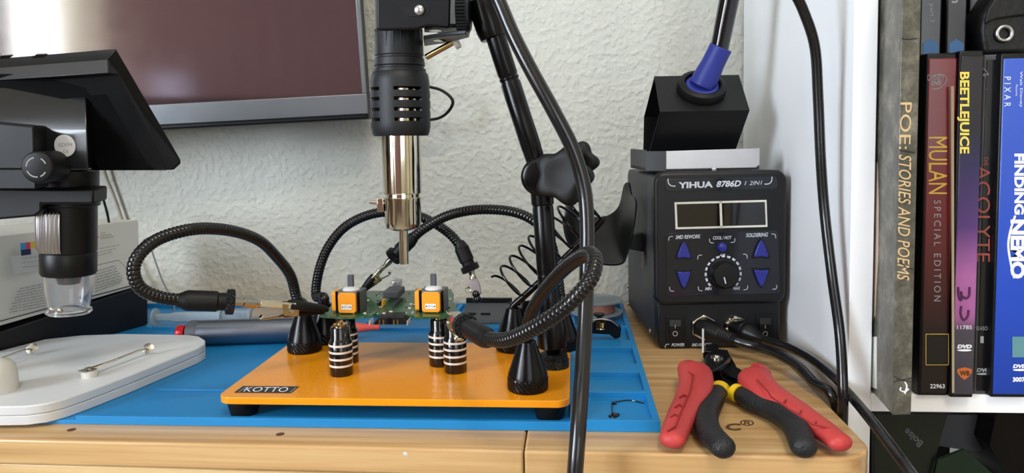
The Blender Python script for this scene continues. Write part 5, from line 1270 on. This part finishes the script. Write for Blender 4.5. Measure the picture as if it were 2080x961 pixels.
def ell(t, F, cx_, cy_, a, b, w, m, a0=0, a1=360, rot=0.0, name='emblem'):
    mb = MB(); n = 40; o = []; i_ = []
    for k in range(n + 1):
        th = math.radians(a0 + (a1 - a0) * k / n); ca, sa = math.cos(rot), math.sin(rot)
        for L_, aa, bb in ((o, a, b), (i_, a - w, b - w)):
            x, y = aa * math.cos(th), bb * math.sin(th); L_.append(F(cx_ + x * ca - y * sa, cy_ + x * sa + y * ca) - UY * .12)
    for k in range(n): mb.poly([o[k], o[k + 1], i_[k + 1], i_[k]])
    return obj(name, mb, m, t, smooth=False)
def patch(t, F, pts, m, name='panel', lift=.1):
    return obj(name, MB().poly([F(x, y) - UY * lift for x, y in pts]), m, t, smooth=False)
def dvdmark(t, F, x0, x1, y, m, h=8):
    frontt(t, F, 'DVD', x0, x1, y, y - h, m, bold=.06, shear=.2); n = 24
    patch(t, F, [((x0 + x1) / 2 + (x1 - x0) / 2 * math.cos(2 * math.pi * k / n), y + h * .45 + h * .28 * math.sin(2 * math.pi * k / n)) for k in range(n)], m, 'lettering')
    
# red sleeve
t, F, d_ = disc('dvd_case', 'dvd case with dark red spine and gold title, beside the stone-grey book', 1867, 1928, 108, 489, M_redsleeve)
spine_text(t, F, 'MULAN', 1886, 1924, 278, 394, M_gold, bold=0.0)
spine_text(t, F, 'SPECIAL EDITION', 1897, 1911, 407, 612, M_dimprint, spacing=1.5)
frontt(t, F, 'DISNEY', 1884, 1918, 164, 152, M_dimprint); frontt(t, F, 'DVD', 1892, 1912, 173, 165, M_dimprint, bold=.04)
ell(t, F, 1904, 166, 20, 14, 1.3, M_dimprint, -110, 150, -.5)
pf_ = patch(t, F, [(1880, 678), (1927, 678), (1927, 742), (1880, 742)], M_gold); patch(t, F, [(1881.5, 679.5), (1925.5, 679.5), (1925.5, 740.5), (1881.5, 740.5)], M_darksleeve, lift=.2)
frontt(t, F, '22963', 1889, 1919, 789, 780, M_whiteprint, bold=.02)
# purple sleeve
t, F, d_ = disc('dvd_case', 'dvd case with black to purple spine and pale yellow title', 1932, 1980, 103, 486, M_purple)
patch(t, F, [(1931.5, 175), (1937.5, 175), (1938.5, 798), (1933.5, 798)], M_creamedge, 'card_edge')
spine_text(t, F, 'BEETLEJUICE', 1944, 1969, 146, 312, M_yelprint, bold=.03)
frontt(t, F, '11785', 1944, 1974, 669, 661, M_whiteprint)
mk = MB()
for pts in ([(1946, 583), (1947, 600), (1951, 610), (1956, 603), (1962, 606), (1968, 600), (1969, 583)], [(1952, 592), (1954, 605)], [(1952, 622), (1951, 638), (1957, 650), (1965, 642), (1967, 630)]):
    mk.tube(spline([F(x, y) - UY * .15 for x, y in pts], 5), .62, 8)
obj('marker_scrawl', mk, M_marker, t)
dvdmark(t, F, 1944, 1974, 708, M_whiteprint)
shp = [(1944, 750), (1950, 748), (1959, 746), (1968, 748), (1974, 750), (1974, 757), (1968, 765), (1959, 772), (1950, 765), (1944, 757)]
patch(t, F, shp, M_shield, 'emblem', .12); frontt(t, F, 'WB', 1949, 1969, 763, 753, mat('brown_ink', '3A2418', .5), bold=.03).location.y -= .2 * S
# dark sleeve
t, F, d_ = disc('dvd_case', 'slim black dvd case with rust-coloured title, between purple and blue ones', 1981, 2013, 111, 493, M_darksleeve, casem=M_grey)
spine_text(t, F, 'ACOLYTE', 1983, 2011, 336, 532, M_redprint)
spine_text(t, F, 'THE', 1998, 2007, 318, 337, M_redprint)
frontt(t, F, 'Disney+', 1981, 2009, 158, 147, M_dimprint)
ell(t, F, 1992, 155, 15, 17, 1.0, M_dimprint, 250, 350)
frontt(t, F, 'SEASON', 1982, 2018 - 6, 671, 663, M_dimprint); frontt(t, F, '1', 1991, 1998, 697, 683, M_dimprint, bold=.05)
dvdmark(t, F, 1983, 2012, 756, M_dimprint)
# blue sleeve
t, F, d_ = disc('dvd_case', 'wide bright blue dvd case with big white title at the right end', 2015, 2092, 108, 487, M_bluesleeve)
spine_text(t, F, 'FINDING', 2060, 2080, 312, 436, M_whiteprint, bold=.045)
spine_text(t, F, 'NEMO', 2052, 2082, 446, 566, M_whiteprint, bold=.05)
spine_text(t, F, 'PIXAR', 2040, 2053, 156, 217, M_whiteprint, spacing=1.6)
spine_text(t, F, 'Walt Disney', 2070, 2077, 145, 218, M_whiteprint); spine_text(t, F, 'Pictures', 2063, 2067, 172, 195, M_whiteprint)
sw = MB().tube(spline([F(x, y) - UY * .1 for x, y in ((2062, 438), (2052, 470), (2048, 500), (2053, 535), (2060, 565))], 6), .7, 6); obj('title_swoosh', sw, M_whiteprint, t)
patch(t, F, [(2056, 684), (2088, 684), (2088, 726), (2056, 726)], mat('sea_green_panel', '5F8E96', .4))
dvdmark(t, F, 2057, 2086, 748, M_whiteprint); frontt(t, F, '3007', 2057, 2082, 776, 766, M_whiteprint, bold=.05)

# cases standing on top of that row
def topcase(label, px0, px1, Y, m, zt0, words, extra=None):
    x0, x1 = P(px0, 60, Y).x, P(px1, 60, Y).x; c = V((x0, Y, zt0)); t = thing('dvd_case', c, label, 'dvd case', 'dvd cases standing on the lower row')
    obj('case', MB().box(x0, x1, Y, Y + 90, zt0, zt0 + 150), M_plastic, t, bev=1.0, seg=2)
    obj('sleeve', MB().box(x0 + .6, x1 - .6, Y - .3, Y + 80, zt0 + 1, zt0 + 147), m, t, bev=.8)
    F = lambda px, py: P(px, py, Y - .45)
    for s, a, b, y0, y1 in words: write('title', s, F(a, y0), F(a, y1), F(b, y0), M_dimprint, t, lift=.1)
    w = (px1 - px0) * .34; cx_ = (px0 + px1) / 2
    patch(t, F, [(cx_ - w, 110), (cx_ + w, 110), (cx_ + w, 88), (cx_ + w * .6, 84), (cx_, 79), (cx_ - w * .6, 84), (cx_ - w, 88)], M_shieldblue, 'emblem')
    return t
zrow = d_[3]
topcase('misty grey dvd case ending "part 2", standing atop the red one', 1867, 1913, 512, M_sleeve_grey, P(1898, 108, 489).z + .05, [('part 2', 1886, 1898, 8, 46)])
topcase('dark grey dvd case with gold letter n, standing atop the purple one', 1921, 1964, 512, M_sleeve_grey, P(1955, 103, 486).z + .05, [('n', 1933, 1946, -10, 6)])
topcase('pale blue-grey dvd case, half hidden behind the black leather bag', 1967, 2010, 522, mat('pale_misty_sleeve', '626977', .3, coat=.4, var=.5, vscale=30), P(1997, 111, 493).z + .05, [])
# leather bag
bgz = P(2053, 108, 487).z + .05
bg = thing('leather_bag', (P(2050, 60, 505).x, 505, bgz), 'black leather bag with a metal eyelet lying atop the blue case', 'bag')
Yb = 500
prf = [P(1989, 107, Yb), P(1992, 60, Yb), P(1998, 30, Yb), P(2012, 5, Yb), P(2028, -20, Yb), P(2120, -40, Yb), P(2140, 60, Yb)]
prf.append(V((P(2140, 60, Yb).x, Yb, bgz))); prf[0] = V((P(1989, 107, Yb).x + 3, Yb, bgz))
obj('body', MB().prism(prf, (0, 60, 0)), M_leather, bg, bev=4, seg=4, angle=60)
obj('flap', MB().prism([P(1996, 50, Yb - .5), P(2020, 40, Yb - .5), P(2060, 34, Yb - .5), P(2100, 30, Yb - .5), P(2100, -30, Yb - .5), P(2030, -24, Yb - .5), P(2003, 20, Yb - .5)], (0, -2.5, 0)), M_leather, bg, bev=1.2, seg=3)
obj('eyelet', MB().tube(ringpts(P(2040, 68, Yb - 1.5), UX, UZ, 4.5, 24), 1.3, 10), M_steel, bg)

# ================================================================== LOWER SHELF THINGS
zfl = -359.5
sh2 = obj('black_box', MB().prism([V((206, 620, zfl)), V((300, 600, zfl)), V((310, 760, zfl)), V((206, 760, zfl))], (0, 0, 300)), M_blackbox, None, bev=1, loc=(206, 620, zfl)); tag(sh2, 'tall matte black box standing on the lower shelf', 'box')
gr = thing('green_folder', (250, 500, zfl), 'dark green folder with faded lettering in the lower compartment', 'folder')
Yg = 505
gp = [P(1776, 842, Yg), P(1926, 842, Yg), P(1880, 1000, Yg), P(1840, 1300, Yg - 4), P(1776, 1300, Yg)]
obj('cover', MB().prism([V((p.x, p.y, max(p.z, zfl))) for p in gp], (0, 5, 0)), M_green, gr, bev=.4)
write('lettering', 'Boise', P(1876, 898, Yg - .2), P(1843, 868, Yg - .2), P(1866, 910, Yg - .2), M_grey, gr, lift=.1, bold=.03)
gf = obj('grey_folder', MB().prism([P(1926, 843, 540), P(2020, 843, 540), P(2010, 905, 540), P(1985, 918, 540), P(1900, 905, 540), V((P(1900, 905, 540).x, 540, zfl)), V((P(1870, 905, 540).x, 540, zfl)), P(1895, 880, 540)], (0, 8, 0)), M_grey, None, smooth=False, loc=(290, 540, zfl)); tag(gf, 'grey curved-edged folder behind the green one on the lower shelf', 'folder')
bb = obj('black_binder', MB().prism([V((P(2028, 843, 520).x, 520, -9)), P(2010, 905, 520), P(2060, 1000, 520), V((P(2060, 1000, 520).x, 520, zfl)), V((360, 520, zfl)), V((360, 520, -9)), ], (0, 60, 0)), M_blackmetal, None, smooth=False, loc=(340, 520, zfl)); tag(bb, 'dark blue-black binder at the right of the lower shelf', 'binder')
gl = obj('green_sheet', MB().prism([P(1905, 935, 500), P(1960, 913, 500), P(2060, 1000, 500), V((P(2060, 1000, 500).x, 500, zfl)), V((P(1880, 1000, 500).x, 500, zfl)), P(1890, 1000, 500)], (0, 2.5, 0)), mat('deep_green_card', '0E2416', .35), None, smooth=False, loc=(300, 500, zfl)); tag(gl, 'deep green card leaning in front of the grey folder', 'card')
